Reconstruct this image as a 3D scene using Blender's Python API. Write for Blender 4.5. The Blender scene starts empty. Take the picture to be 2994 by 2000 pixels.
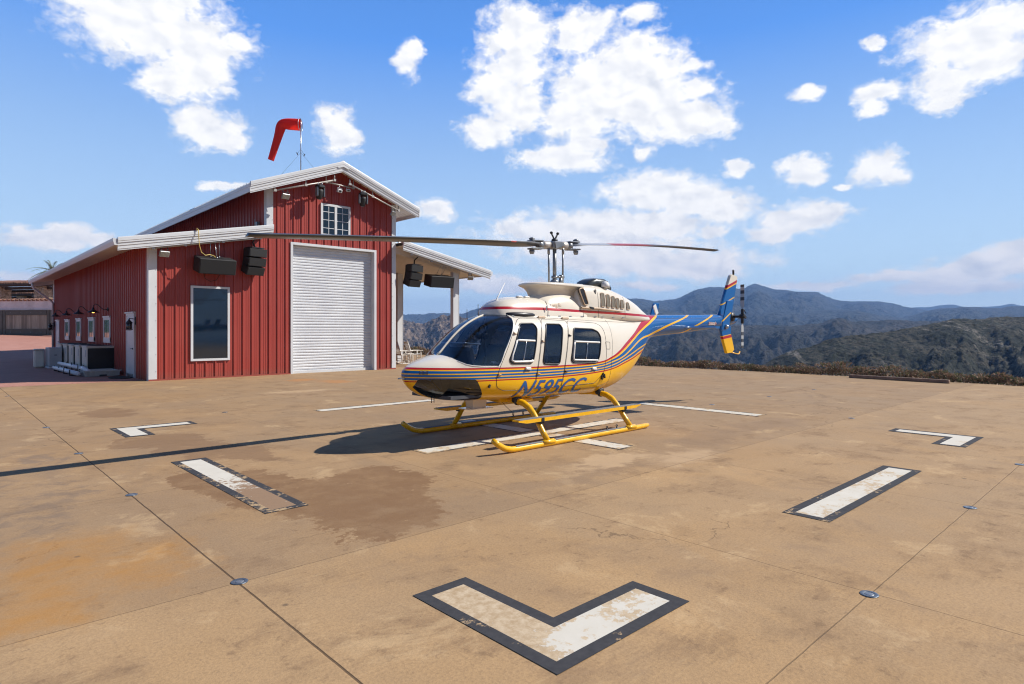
import bpy, bmesh, math, random
from mathutils import Vector, Matrix, Euler, noise as mn
R = math.radians
random.seed(7)
SC = bpy.context.scene
COL = SC.collection

# ------------------------------------------------------------------ helpers
def link(o, parent=None):
    COL.objects.link(o)
    if parent is not None:
        o.parent = parent
        # children keep world-space mesh coordinates while their parent stands at the base of the thing
        p = parent; off = Vector((0, 0, 0))
        while p is not None:
            off += p.location; p = p.parent
        o.location = -off
    return o

def tag(o, label=None, cat=None, group=None, kind=None):
    if label: o['label'] = label
    if cat: o['category'] = cat
    if group: o['group'] = group
    if kind: o['kind'] = kind
    return o

def empty(name, loc, label=None, cat=None, group=None):
    o = bpy.data.objects.new(name, None); o.empty_display_size = .2
    COL.objects.link(o); o.location = loc
    return tag(o, label, cat, group)

def copy_tree(o, parent=None):
    c = o.copy(); COL.objects.link(c)
    if parent is not None: c.parent = parent
    for ch in o.children: copy_tree(ch, c)
    return c

class MB:
    def __init__(s): s.v = []; s.f = []; s.m = []; s.s = []
    def add(s, vs, fs, mi=0, sm=False):
        n = len(s.v); s.v += [tuple(v) for v in vs]
        for f in fs: s.f.append([i + n for i in f]); s.m.append(mi); s.s.append(sm)
        return s
    def box(s, x0, x1, y0, y1, z0, z1, mi=0):
        vs = [(x, y, z) for z in (z0, z1) for y in (y0, y1) for x in (x0, x1)]
        return s.add(vs, [(0, 2, 3, 1), (4, 5, 7, 6), (0, 1, 5, 4), (2, 6, 7, 3), (0, 4, 6, 2), (1, 3, 7, 5)], mi)
    def obox(s, c, size, rot, mi=0, bev=0):
        a, b, d = [q / 2 for q in size]; M = Euler(rot).to_matrix() if not isinstance(rot, Matrix) else rot
        if bev:
            vs = []; fs = []
            t = bev
            ring = lambda z, e: [(-a + e + t, -b + e, z), (a - e - t, -b + e, z), (a - e, -b + e + t, z), (a - e, b - e - t, z), (a - e - t, b - e, z), (-a + e + t, b - e, z), (-a + e, b - e - t, z), (-a + e, -b + e + t, z)]
            for z, e in ((-d, t), (-d + t, 0), (d - t, 0), (d, t)): vs += ring(z, e)
            for k in range(3):
                for i in range(8):
                    j = (i + 1) % 8; fs.append((k * 8 + i, k * 8 + j, k * 8 + 8 + j, k * 8 + 8 + i))
            fs.append(tuple(range(7, -1, -1))); fs.append(tuple(range(24, 32)))
        else:
            vs = [(x, y, z) for z in (-d, d) for y in (-b, b) for x in (-a, a)]
            fs = [(0, 2, 3, 1), (4, 5, 7, 6), (0, 1, 5, 4), (2, 6, 7, 3), (0, 4, 6, 2), (1, 3, 7, 5)]
        return s.add([Vector(c) + M @ Vector(v) for v in vs], fs, mi)
    def tube(s, pts, r, n=8, mi=0, caps=True, closed=False, flat=1.0):
        pts = [Vector(p) for p in pts]; N = len(pts); rr = r if isinstance(r, (list, tuple)) else [r] * N
        vs = []; up = None
        for i, p in enumerate(pts):
            a = pts[(i - 1) % N] if (closed or i > 0) else p; b = pts[(i + 1) % N] if (closed or i < N - 1) else p
            t = (b - a).normalized()
            if up is None: up = Vector((0, 0, 1)) if abs(t.z) < .9 else Vector((1, 0, 0))
            sx = t.cross(up).normalized(); up = sx.cross(t).normalized()
            for k in range(n):
                q = 2 * math.pi * k / n; vs.append(p + (sx * math.cos(q) + up * math.sin(q) * flat) * rr[i])
        fs = []
        for i in range(N if closed else N - 1):
            for k in range(n):
                a = i * n; b = ((i + 1) % N) * n; fs.append((a + k, a + (k + 1) % n, b + (k + 1) % n, b + k))
        if caps and not closed:
            fs.append(tuple(range(n - 1, -1, -1))); fs.append(tuple((N - 1) * n + k for k in range(n)))
        s.add(vs, fs, mi, True)
        return s
    def lathe(s, prof, c, axis='z', n=20, mi=0, sm=True):
        c = Vector(c); vs = []
        for r, h in prof:
            for k in range(n):
                q = 2 * math.pi * k / n; a, b = r * math.cos(q), r * math.sin(q)
                vs.append(c + Vector({'z': (a, b, h), 'x': (h, a, b), 'y': (b, h, a)}[axis]))
        fs = [(i * n + k, i * n + (k + 1) % n, (i + 1) * n + (k + 1) % n, (i + 1) * n + k) for i in range(len(prof) - 1) for k in range(n)]
        fs.append(tuple(range(n - 1, -1, -1))); fs.append(tuple((len(prof) - 1) * n + k for k in range(n)))
        return s.add(vs, fs, mi, sm)
    def prism(s, poly, axis, a, b, mi=0):
        n = len(poly)
        P = {'x': lambda p, t: (t, p[0], p[1]), 'y': lambda p, t: (p[0], t, p[1]), 'z': lambda p, t: (p[0], p[1], t)}[axis]
        vs = [P(p, a) for p in poly] + [P(p, b) for p in poly]
        fs = [tuple(range(n - 1, -1, -1)), tuple(range(n, 2 * n))] + [(i, (i + 1) % n, n + (i + 1) % n, n + i) for i in range(n)]
        return s.add(vs, fs, mi)
    def sweep(s, rings, mi=0, sm=False, caps=True, closed=True):
        n = len(rings[0]); vs = [p for r in rings for p in r]; fs = []
        for i in range(len(rings) - 1):
            for k in range(n if closed else n - 1): fs.append((i * n + k, i * n + (k + 1) % n, (i + 1) * n + (k + 1) % n, (i + 1) * n + k))
        if caps and closed: fs.append(tuple(range(n - 1, -1, -1))); fs.append(tuple((len(rings) - 1) * n + k for k in range(n)))
        return s.add(vs, fs, mi, sm)
    def build(s, name, mats, parent=None, origin=None, fix=True):
        me = bpy.data.meshes.new(name)
        og = Vector(origin) if origin else Vector((0, 0, 0))
        me.from_pydata([Vector(v) - og for v in s.v], [], s.f)
        for m in (mats if isinstance(mats, (list, tuple)) else [mats]): me.materials.append(m)
        me.polygons.foreach_set('material_index', s.m); me.polygons.foreach_set('use_smooth', s.s)
        if fix:
            bm = bmesh.new(); bm.from_mesh(me); bmesh.ops.recalc_face_normals(bm, faces=bm.faces); bm.to_mesh(me); bm.free()
        me.update()
        o = bpy.data.objects.new(name, me)
        link(o, parent)
        if origin: o.location = og if parent is None else o.location + og
        return o

def pchip(xs, ys):
    n = len(xs); h = [xs[i+1]-xs[i] for i in range(n-1)]; d = [(ys[i+1]-ys[i])/h[i] for i in range(n-1)]
    m = [d[0]] + [0 if d[i-1]*d[i] <= 0 else (3*(h[i-1]+h[i]))/((2*h[i]+h[i-1])/d[i-1]+(h[i]+2*h[i-1])/d[i]) for i in range(1, n-1)] + [d[-1]]
    def f(x):
        x = min(max(x, xs[0]), xs[-1]); i = 0
        while i < n-2 and x > xs[i+1]: i += 1
        t = (x-xs[i])/h[i]
        return ys[i]*(1+2*t)*(1-t)**2+m[i]*h[i]*t*(1-t)**2+ys[i+1]*t*t*(3-2*t)+m[i+1]*h[i]*t*t*(t-1)
    return f
def lerp_tab(tab):
    def f(x):
        if x <= tab[0][0]: return tab[0][1]
        for (a, b), (c, d) in zip(tab, tab[1:]):
            if x <= c: return b + (d - b) * (x - a) / (c - a)
        return tab[-1][1]
    return f

# ------------------------------------------------------------------ node graph helper
class NT:
    def __init__(s, name, world=False):
        if world:
            s.m = bpy.data.worlds.new(name)
        else:
            s.m = bpy.data.materials.new(name)
        s.m.use_nodes = True; s.t = s.m.node_tree; s.n = s.t.nodes; s.n.clear(); s.world = world
    def node(s, typ, **kw):
        n = s.n.new(typ)
        for k, v in kw.items(): setattr(n, k, v)
        return n
    def put(s, sock, v):
        if hasattr(v, 'is_output') or isinstance(v, bpy.types.NodeSocket): s.t.links.new(v, sock)
        elif v is not None:
            if hasattr(sock, 'default_value'):
                try: sock.default_value = v
                except Exception: sock.default_value = tuple(v) + (1.,)
    def math(s, op, a, b=None, c=None, clamp=False):
        n = s.node('ShaderNodeMath', operation=op, use_clamp=clamp)
        for i, v in enumerate((a, b, c)):
            if v is not None: s.put(n.inputs[i], v)
        return n.outputs[0]
    def vec(s, op, a, b=None, scale=None):
        n = s.node('ShaderNodeVectorMath', operation=op)
        s.put(n.inputs[0], a)
        if b is not None: s.put(n.inputs[1], b)
        if scale is not None: s.put(n.inputs['Scale'], scale)
        return n.outputs['Value'] if op in ('LENGTH', 'DOT_PRODUCT', 'DISTANCE') else n.outputs[0]
    def comb(s, x=0, y=0, z=0):
        n = s.node('ShaderNodeCombineXYZ')
        for i, v in enumerate((x, y, z)): s.put(n.inputs[i], v)
        return n.outputs[0]
    def sep(s, v):
        n = s.node('ShaderNodeSeparateXYZ'); s.put(n.inputs[0], v); return n.outputs
    def obj(s): return s.node('ShaderNodeTexCoord').outputs['Object']
    def noise(s, v, scale, detail=4, rough=.55, dist=0, out=0):
        n = s.node('ShaderNodeTexNoise'); s.put(n.inputs['Vector'], v)
        n.inputs['Scale'].default_value = scale; n.inputs['Detail'].default_value = detail
        n.inputs['Roughness'].default_value = rough; n.inputs['Distortion'].default_value = dist
        return n.outputs[out]
    def voro(s, v, scale, feature='F1', out='Distance'):
        n = s.node('ShaderNodeTexVoronoi', feature=feature); s.put(n.inputs['Vector'], v); n.inputs['Scale'].default_value = scale
        return n.outputs[out]
    def white(s, v):
        n = s.node('ShaderNodeTexWhiteNoise'); s.put(n.inputs['Vector'], v); return n.outputs['Value']
    def smooth(s, v, a, b, lo=0., hi=1.):
        n = s.node('ShaderNodeMapRange', interpolation_type='SMOOTHSTEP'); s.put(n.inputs[0], v)
        for i, q in enumerate((a, b, lo, hi)): s.put(n.inputs[i + 1], q)
        return n.outputs[0]
    def lin(s, v, a, b, lo=0., hi=1.):
        n = s.node('ShaderNodeMapRange'); s.put(n.inputs[0], v)
        for i, q in enumerate((a, b, lo, hi)): s.put(n.inputs[i + 1], q)
        return n.outputs[0]
    def mix(s, f, a, b, mode='MIX'):
        n = s.node('ShaderNodeMix', data_type='RGBA', blend_type=mode); s.put(n.inputs[0], f)
        s.put(n.inputs[6], a); s.put(n.inputs[7], b); return n.outputs[2]
    def curve(s, v, pts, x0, x1, y0, y1):
        n = s.node('ShaderNodeFloatCurve'); c = n.mapping.curves[0]
        P = [((x - x0) / (x1 - x0), (y - y0) / (y1 - y0)) for x, y in pts]
        c.points[0].location = P[0]; c.points[1].location = P[-1]
        for p in P[1:-1]: c.points.new(*p)
        for p in c.points: p.handle_type = 'AUTO'
        n.mapping.use_clip = False; n.mapping.extend = 'HORIZONTAL'; n.mapping.update()
        s.put(n.inputs['Value'], s.lin(v, x0, x1)); return s.math('MULTIPLY_ADD', n.outputs[0], y1 - y0, y0)
    def bump(s, h, strength=.3, dist=.01, normal=None):
        n = s.node('ShaderNodeBump'); n.inputs['Strength'].default_value = strength; n.inputs['Distance'].default_value = dist
        s.put(n.inputs['Height'], h)
        if normal is not None: s.put(n.inputs['Normal'], normal)
        return n.outputs[0]
    def bsdf(s, color, rough=.5, metal=0., normal=None, spec=.5, coat=0., emit=None, emits=0.):
        n = s.node('ShaderNodeBsdfPrincipled'); s.put(n.inputs['Base Color'], color); s.put(n.inputs['Roughness'], rough)
        s.put(n.inputs['Metallic'], metal); s.put(n.inputs['Specular IOR Level'], spec); s.put(n.inputs['Coat Weight'], coat)
        n.inputs['Coat Roughness'].default_value = .08
        if normal is not None: s.put(n.inputs['Normal'], normal)
        if emit is not None: s.put(n.inputs['Emission Color'], emit); n.inputs['Emission Strength'].default_value = emits
        return n.outputs[0]
    def out(s, shader, volume=None):
        o = s.node('ShaderNodeOutputWorld' if s.world else 'ShaderNodeOutputMaterial')
        if shader is not None: s.t.links.new(shader, o.inputs['Surface'])
        if volume is not None: s.t.links.new(volume, o.inputs['Volume'])
        return s.m

def c4(c): return (c[0], c[1], c[2], 1.)
def plain(name, col, rough=.5, metal=0., var=.12, scale=3., coat=0., spec=.5, dirt=None, bump=0.):
    t = NT(name); p = t.obj(); n = t.noise(p, scale, 5, .6)
    a = tuple(min(1, q * (1 + var)) for q in col); b = tuple(q * (1 - var) for q in col)
    c = t.mix(t.smooth(n, .3, .7), c4(b), c4(a))
    if dirt:
        d = t.smooth(t.noise(p, scale * .6, 8, .7), .55, .75); c = t.mix(t.math('MULTIPLY', d, dirt[1]), c, c4(dirt[0]))
    nm = t.bump(t.noise(p, scale * 14, 4), .4, bump) if bump else None
    return t.out(t.bsdf(c, t.lin(n, .3, .7, max(.02, rough - .06), min(1, rough + .06)), metal, nm, spec, coat))

M = {}
M['red'] = None
M['white_trim'] = plain('white_trim', (.60, .61, .62), .38, 0, .04, 1.5, dirt=((.45, .42, .38), .25))
M['soffit'] = plain('soffit_panel', (.62, .56, .49), .5, 0, .05, 2)
M['roof_metal'] = plain('roof_metal', (.52, .54, .56), .35, .6, .06, .8)
M['rail'] = plain('pipe_rail', (.42, .39, .36), .45, .4, .12, 8)
M['black'] = plain('speaker_black', (.020, .020, .021), .6, 0, .25, 9, bump=.002)
M['dark'] = plain('dark_metal', (.03, .031, .034), .45, .3, .2, 6)
M['steel'] = plain('steel', (.45, .46, .48), .3, .9, .1, 10)
M['dark_steel'] = plain('dull_steel', (.16, .18, .20), .4, .7, .15, 20)
M['grey'] = plain('grey_metal', (.25, .26, .27), .4, .6, .12, 8)
M['lens'] = plain('lamp_lens', (.34, .32, .27), .25, 0, .1, 30)
M['wood_white'] = plain('white_painted_wood', (.70, .66, .60), .55, 0, .06, 6, dirt=((.35, .25, .18), .3))
M['beige'] = plain('beige_cabinet', (.64, .59, .50), .5, 0, .05, 2, dirt=((.30, .27, .22), .3))
M['greybox'] = plain('grey_cabinet', (.42, .43, .43), .5, 0, .05, 2)
M['pvc'] = plain('white_pipe', (.72, .74, .76), .35, 0, .05, 5)
M['tray'] = plain('tray_plastic', (.50, .49, .45), .6, 0, .08, 4)
M['cord'] = plain('yellow_cord', (.62, .45, .12), .5, 0, .1, 20)
M['cable'] = plain('black_cable', (.015, .015, .015), .6)
M['glass_dark'] = plain('window_glass', (.003, .009, .018), .015, 0, .2, .7, spec=1.)
M['glass_pale'] = plain('pale_window_glass', (.30, .30, .30), .05, .75, .05, .7)
M['skid_yellow'] = plain('skid_yellow', (.82, .43, .004), .28, 0, .06, 6, coat=.4, dirt=((.40, .20, .02), .25))
M['tread'] = plain('grip_tread', (.16, .165, .175), .85, 0, .25, 60, bump=.002)
M['interior'] = plain('cabin_lining', (.06, .065, .075), .75, 0, .2, 5)
M['lining'] = plain('pale_lining', (.30, .31, .30), .7, 0, .1, 5)
M['seat'] = plain('seat_fabric', (.03, .028, .03), .8, 0, .2, 9)
M['cream'] = plain('cream_paint', (.70, .635, .53), .25, 0, .03, 1.2, coat=.5, dirt=((.50, .42, .30), .2))
M['red_paint'] = plain('red_paint', (.42, .012, .02), .3, 0, .05, 3, coat=.4)
M['blue_paint'] = plain('blue_paint', (.003, .10, .32), .3, 0, .05, 3, coat=.4)
M['blade_dark'] = plain('blade_grey', (.085, .082, .08), .4, .2, .12, 3)
M['white'] = plain('white_enamel', (.74, .73, .70), .35, 0, .04, 4)
M['tan_text'] = plain('tan_lettering', (.50, .36, .24), .5)
M['louvre'] = None
M['gasket'] = plain('rubber_gasket', (.012, .012, .016), .4)
M['stucco'] = plain('stucco', (.70, .68, .67), .9, 0, .12, 1.2, bump=.02, dirt=((.30, .28, .27), .5))
M['gate_frame'] = plain('gate_steel', (.10, .105, .09), .5, .2, .12, 3)
M['tile'] = plain('clay_tile', (.22, .11, .075), .8, 0, .5, 2.2, bump=.03)
M['timber'] = plain('dark_timber', (.06, .045, .038), .7, 0, .3, 4)
M['kerb_timber'] = plain('weathered_timber', (.24, .155, .11), .8, 0, .25, 6, bump=.01)
M['mat'] = plain('black_mat', (.012, .012, .013), .95, 0, .2, 30, bump=.004)
M['windsock'] = None
M['palm'] = plain('palm_leaf', (.10, .12, .06), .6, 0, .3, 4)
M['trunk'] = plain('palm_trunk', (.12, .09, .065), .9, 0, .3, 6, bump=.02)

# red ribbed cladding: paint with faint streaks and fixings
t = NT('red_cladding'); p = t.obj(); x, y, z = t.sep(p)
st = t.noise(t.comb(t.math('MULTIPLY', t.math('ADD', x, y), 9.), 0, t.math('MULTIPLY', z, .6)), 1., 4, .6)
big = t.noise(p, .7, 4, .55)
c = t.mix(t.smooth(st, .3, .7), (.295, .042, .031, 1), (.345, .052, .038, 1))
c = t.mix(t.math('MULTIPLY', t.smooth(big, .45, .7), .35), c, (.35, .065, .048, 1))
gx = t.math('FRACT', t.math('DIVIDE', t.math('ADD', x, y), .31)); gz = t.math('FRACT', t.math('DIVIDE', z, 1.1))
dd = t.vec('LENGTH', t.comb(t.math('MULTIPLY', t.math('SUBTRACT', gx, .34), .31), t.math('MULTIPLY', t.math('SUBTRACT', gz, .5), 1.1), 0))
c = t.mix(t.smooth(dd, .010, .018, .8, 0.), c, (.06, .012, .012, 1))
c = t.mix(t.smooth(z, 0., .35, .35, 0.), c, (.24, .10, .07, 1))
M['red'] = t.out(t.bsdf(c, .42, 0, None, .45))

t = NT('roller_slats'); p = t.obj(); n = t.noise(p, 1.3, 5, .6)
M['slats'] = t.out(t.bsdf(t.mix(t.smooth(n, .35, .7), (.60, .61, .63, 1), (.67, .68, .69, 1)), .35, .15))

t = NT('louvre_mesh'); x, y, z = t.sep(t.obj())
f = t.math('FRACT', t.math('MULTIPLY', z, 70.))
M['louvre'] = t.out(t.bsdf(t.mix(t.smooth(f, .35, .65), (.05, .043, .033, 1), (.30, .26, .20, 1)), .5, .3))

t = NT('windsock_fabric'); p = t.obj(); n = t.noise(p, 5, 4)
br = t.bsdf(t.mix(n, (.62, .018, .012, 1), (.85, .035, .02, 1)), .55, 0, t.bump(t.noise(p, 7, 5, .6), .7, .05))
tr = t.node('ShaderNodeBsdfTranslucent'); tr.inputs[0].default_value = (.9, .03, .015, 1)
mx = t.node('ShaderNodeMixShader'); mx.inputs[0].default_value = .35
t.t.links.new(br, mx.inputs[1]); t.t.links.new(tr.outputs[0], mx.inputs[2])
M['windsock'] = t.out(mx.outputs[0])

def glass(name, tint, rough=.01, base=.03):
    t = NT(name); g = t.node('ShaderNodeBsdfGlossy'); g.inputs['Roughness'].default_value = rough; g.inputs['Color'].default_value = (.9, .95, 1, 1)
    tp = t.node('ShaderNodeBsdfTransparent'); tp.inputs[0].default_value = c4(tint)
    fr = t.node('ShaderNodeFresnel'); fr.inputs[0].default_value = 1.5
    n = t.noise(t.obj(), 2.5, 3); t.put(g.inputs['Normal'], t.bump(n, .03, .01))
    mx = t.node('ShaderNodeMixShader'); t.put(mx.inputs[0], t.math('MULTIPLY_ADD', fr.outputs[0], .85, base))
    t.t.links.new(tp.outputs[0], mx.inputs[1]); t.t.links.new(g.outputs[0], mx.inputs[2])
    return t.out(mx.outputs[0])
M['glass'] = glass('tinted_acrylic', (.50, .60, .76), base=.07)
M['glass_clear'] = glass('windscreen_acrylic', (.80, .88, .96), base=.05)
M['glass_smoke'] = glass('smoked_acrylic', (.20, .21, .22), base=.05)

t = NT('lamp_glow'); M['glow'] = t.out(t.bsdf((.8, .5, .2, 1), .4, emit=(1., .50, .10, 1), emits=3.))
HAZE, SKYSAT, SKYVAL, SKYSTR, CLOUDSTR, SUNSTR, EXPO = 7.5e-5, 1.2, 1.0, .13, .80, 4.9, .38

# ------------------------------------------------------------------ helicopter paint: stripes sweep up along the flank
EC = [
 [(4.5, 1.15), (5.9, 1.117), (7.2, 1.103), (8.07, 1.122), (8.48, 1.201), (8.74, 1.294), (9.01, 1.42), (9.46, 1.61), (9.87, 1.81), (10.17, 1.94), (10.5, 2.1)],
 [(4.5, 1.118), (5.9, 1.095), (7.2, 1.079), (8.1, 1.100), (8.5, 1.172), (8.8, 1.266), (9.14, 1.405), (9.59, 1.59), (10.0, 1.75), (10.3, 1.87), (10.62, 1.965), (11, 2.1)],
 [(4.5, 1.105), (5.9, 1.076), (7.2, 1.062), (8.1, 1.083), (8.5, 1.15), (8.82, 1.235), (9.16, 1.372), (9.61, 1.56), (10.02, 1.72), (10.34, 1.845), (10.68, 1.965), (11.05, 2.1)],
 [(4.5, 1.066), (5.9, 1.046), (7.2, 1.034), (8.1, 1.06), (8.5, 1.118), (8.82, 1.177), (9.19, 1.300), (9.62, 1.462), (9.86, 1.53), (10.08, 1.565), (10.81, 1.761), (11.78, 1.975), (12.3, 2.1)],
 [(4.5, 1.052), (5.9, 1.029), (7.2, 1.018), (8.1, 1.043), (8.5, 1.098), (8.82, 1.155), (9.21, 1.277), (9.64, 1.438), (9.88, 1.502), (10.12, 1.535), (10.9, 1.745), (11.88, 1.975), (12.4, 2.1)],
 [(4.5, 1.018), (5.9, 1.001), (7.2, .990), (8.1, 1.017), (8.48, 1.058), (8.94, 1.153), (9.33, 1.246), (9.7, 1.334), (10.1, 1.41), (10.8, 1.47), (11.43, 1.588), (11.85, 1.736), (12.79, 1.99), (13.3, 2.1)],
 [(4.5, 1.006), (5.9, .986), (7.2, .975), (8.1, 1.002), (8.48, 1.042), (8.94, 1.134), (9.33, 1.224), (9.7, 1.31), (10.1, 1.385), (10.9, 1.45), (11.51, 1.575), (11.93, 1.722), (12.88, 1.99), (13.4, 2.1)],
 [(4.5, .972), (5.9, .960), (7.2, .948), (8.12, .980), (8.49, 1.012), (8.95, 1.098), (9.35, 1.172), (9.65, 1.245), (10.1, 1.33), (11, 1.38), (14.4, 1.5)],
 [(4.5, .960), (5.9, .948), (7.2, .937), (8.12, .968), (8.49, 1.0), (8.95, 1.082), (9.35, 1.155), (9.65, 1.222), (10.1, 1.30), (11, 1.33), (14.4, 1.4)],
 [(4.5, .945), (5.9, .930), (7.2, .917), (8.12, .947), (8.49, .978), (8.95, 1.056), (9.36, 1.127), (9.65, 1.185), (10.1, 1.25), (11, 1.28), (14.4, 1.3)]]
CREAM = (.70, .635, .53, 1); RED = (.42, .012, .02, 1); YEL = (.86, .46, .004, 1); BLU = (.003, .10, .32, 1)
def grime(t, c, p, k=.12):
    d = t.smooth(t.noise(t.vec('MULTIPLY', p, (1.2, 1.2, 3.)), 1.6, 7, .65), .5, .8)
    return t.mix(t.math('MULTIPLY', d, k), c, (.33, .27, .2, 1))
def heli_paint():
    t = NT('stripe_livery'); p = t.obj(); x, y, z = t.sep(p)
    c = CREAM
    for e, col in zip(EC, (RED, YEL, BLU, YEL, BLU, YEL, BLU, YEL, RED, YEL)):
        ez = t.curve(x, e, 4.5, 14.5, .9, 2.1)
        c = t.mix(t.smooth(t.math('SUBTRACT', z, ez), -.0015, .0015, 1., 0.), c, col)
    # the lowest bands only start behind the chin window
    c = grime(t, c, p)
    return t.out(t.bsdf(c, .26, 0, None, .45, .3))
M['livery'] = heli_paint()
def cowl_paint():
    t = NT('cowling_paint'); p = t.obj(); x, y, z = t.sep(p)
    top = t.math('SUBTRACT', 2.003, t.math('MULTIPLY', .0212, t.math('MAXIMUM', t.math('SUBTRACT', x, 7.07), 0.)))
    q = t.math('SUBTRACT', top, z)
    b = t.math('MULTIPLY', t.smooth(q, -.001, .001), t.smooth(q, .042, .044, 1., 0.))
    c = t.mix(b, CREAM, RED); c = grime(t, c, p, .2)
    return t.out(t.bsdf(c, .26, 0, None, .5, .5))
M['cowl'] = cowl_paint()
def bands(name, k, th, cols, yoff=None):
    # bands across a fin: w = z - k*u
    t = NT(name); p = t.obj(); x, y, z = t.sep(p); w = t.math('SUBTRACT', z, t.math('MULTIPLY', x, k)); c = cols[0]
    for a, col in zip(th, cols[1:]): c = t.mix(t.smooth(w, a - .002, a + .002), c, col)
    return t.out(t.bsdf(c, .3, 0, None, .4, .2))
kf = .33
w = lambda u, z: z - kf * u
M['fin_up'] = bands('fin_upper_livery', kf, [w(13.275, 2.213), w(13.275, 2.238), w(13.533, 2.598), w(13.551, 2.632), w(13.603, 2.705)], [BLU, YEL, BLU, YEL, RED, CREAM])
kl = .11
w2 = lambda u, z: z - kl * u
M['fin_low'] = bands('fin_lower_livery', kl, [w2(13.326, 1.432), w2(13.292, 1.491), w2(13.275, 1.506)], [YEL, RED, YEL, BLU])
M['plate'] = bands('end_plate_livery', .52, [1.822 - .52 * 11.694 - .015, 1.822 - .52 * 11.694 + .015], [BLU, YEL, BLU])
t = NT('rotor_blade_livery'); p = t.obj(); x, y, z = t.sep(p); r = t.math('SUBTRACT', x, 7.7)
M['blade'] = None
def stripes(name, axis_from, period, duty, a, b):
    t = NT(name); x, y, z = t.sep(t.obj())
    d = t.math('SUBTRACT', t.math('ABSOLUTE', t.math('SUBTRACT', z, 1.963)), axis_from)
    f = t.math('FRACT', t.math('DIVIDE', d, period))
    s = t.math('MULTIPLY', t.math('LESS_THAN', f, duty), t.math('GREATER_THAN', d, 0.))
    return t.out(t.bsdf(t.mix(s, a, b), .4, .2))
M['tr_blade'] = stripes('tail_blade_bands', .36, .155, .5, (.45, .45, .44, 1), (.06, .06, .065, 1))

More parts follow.
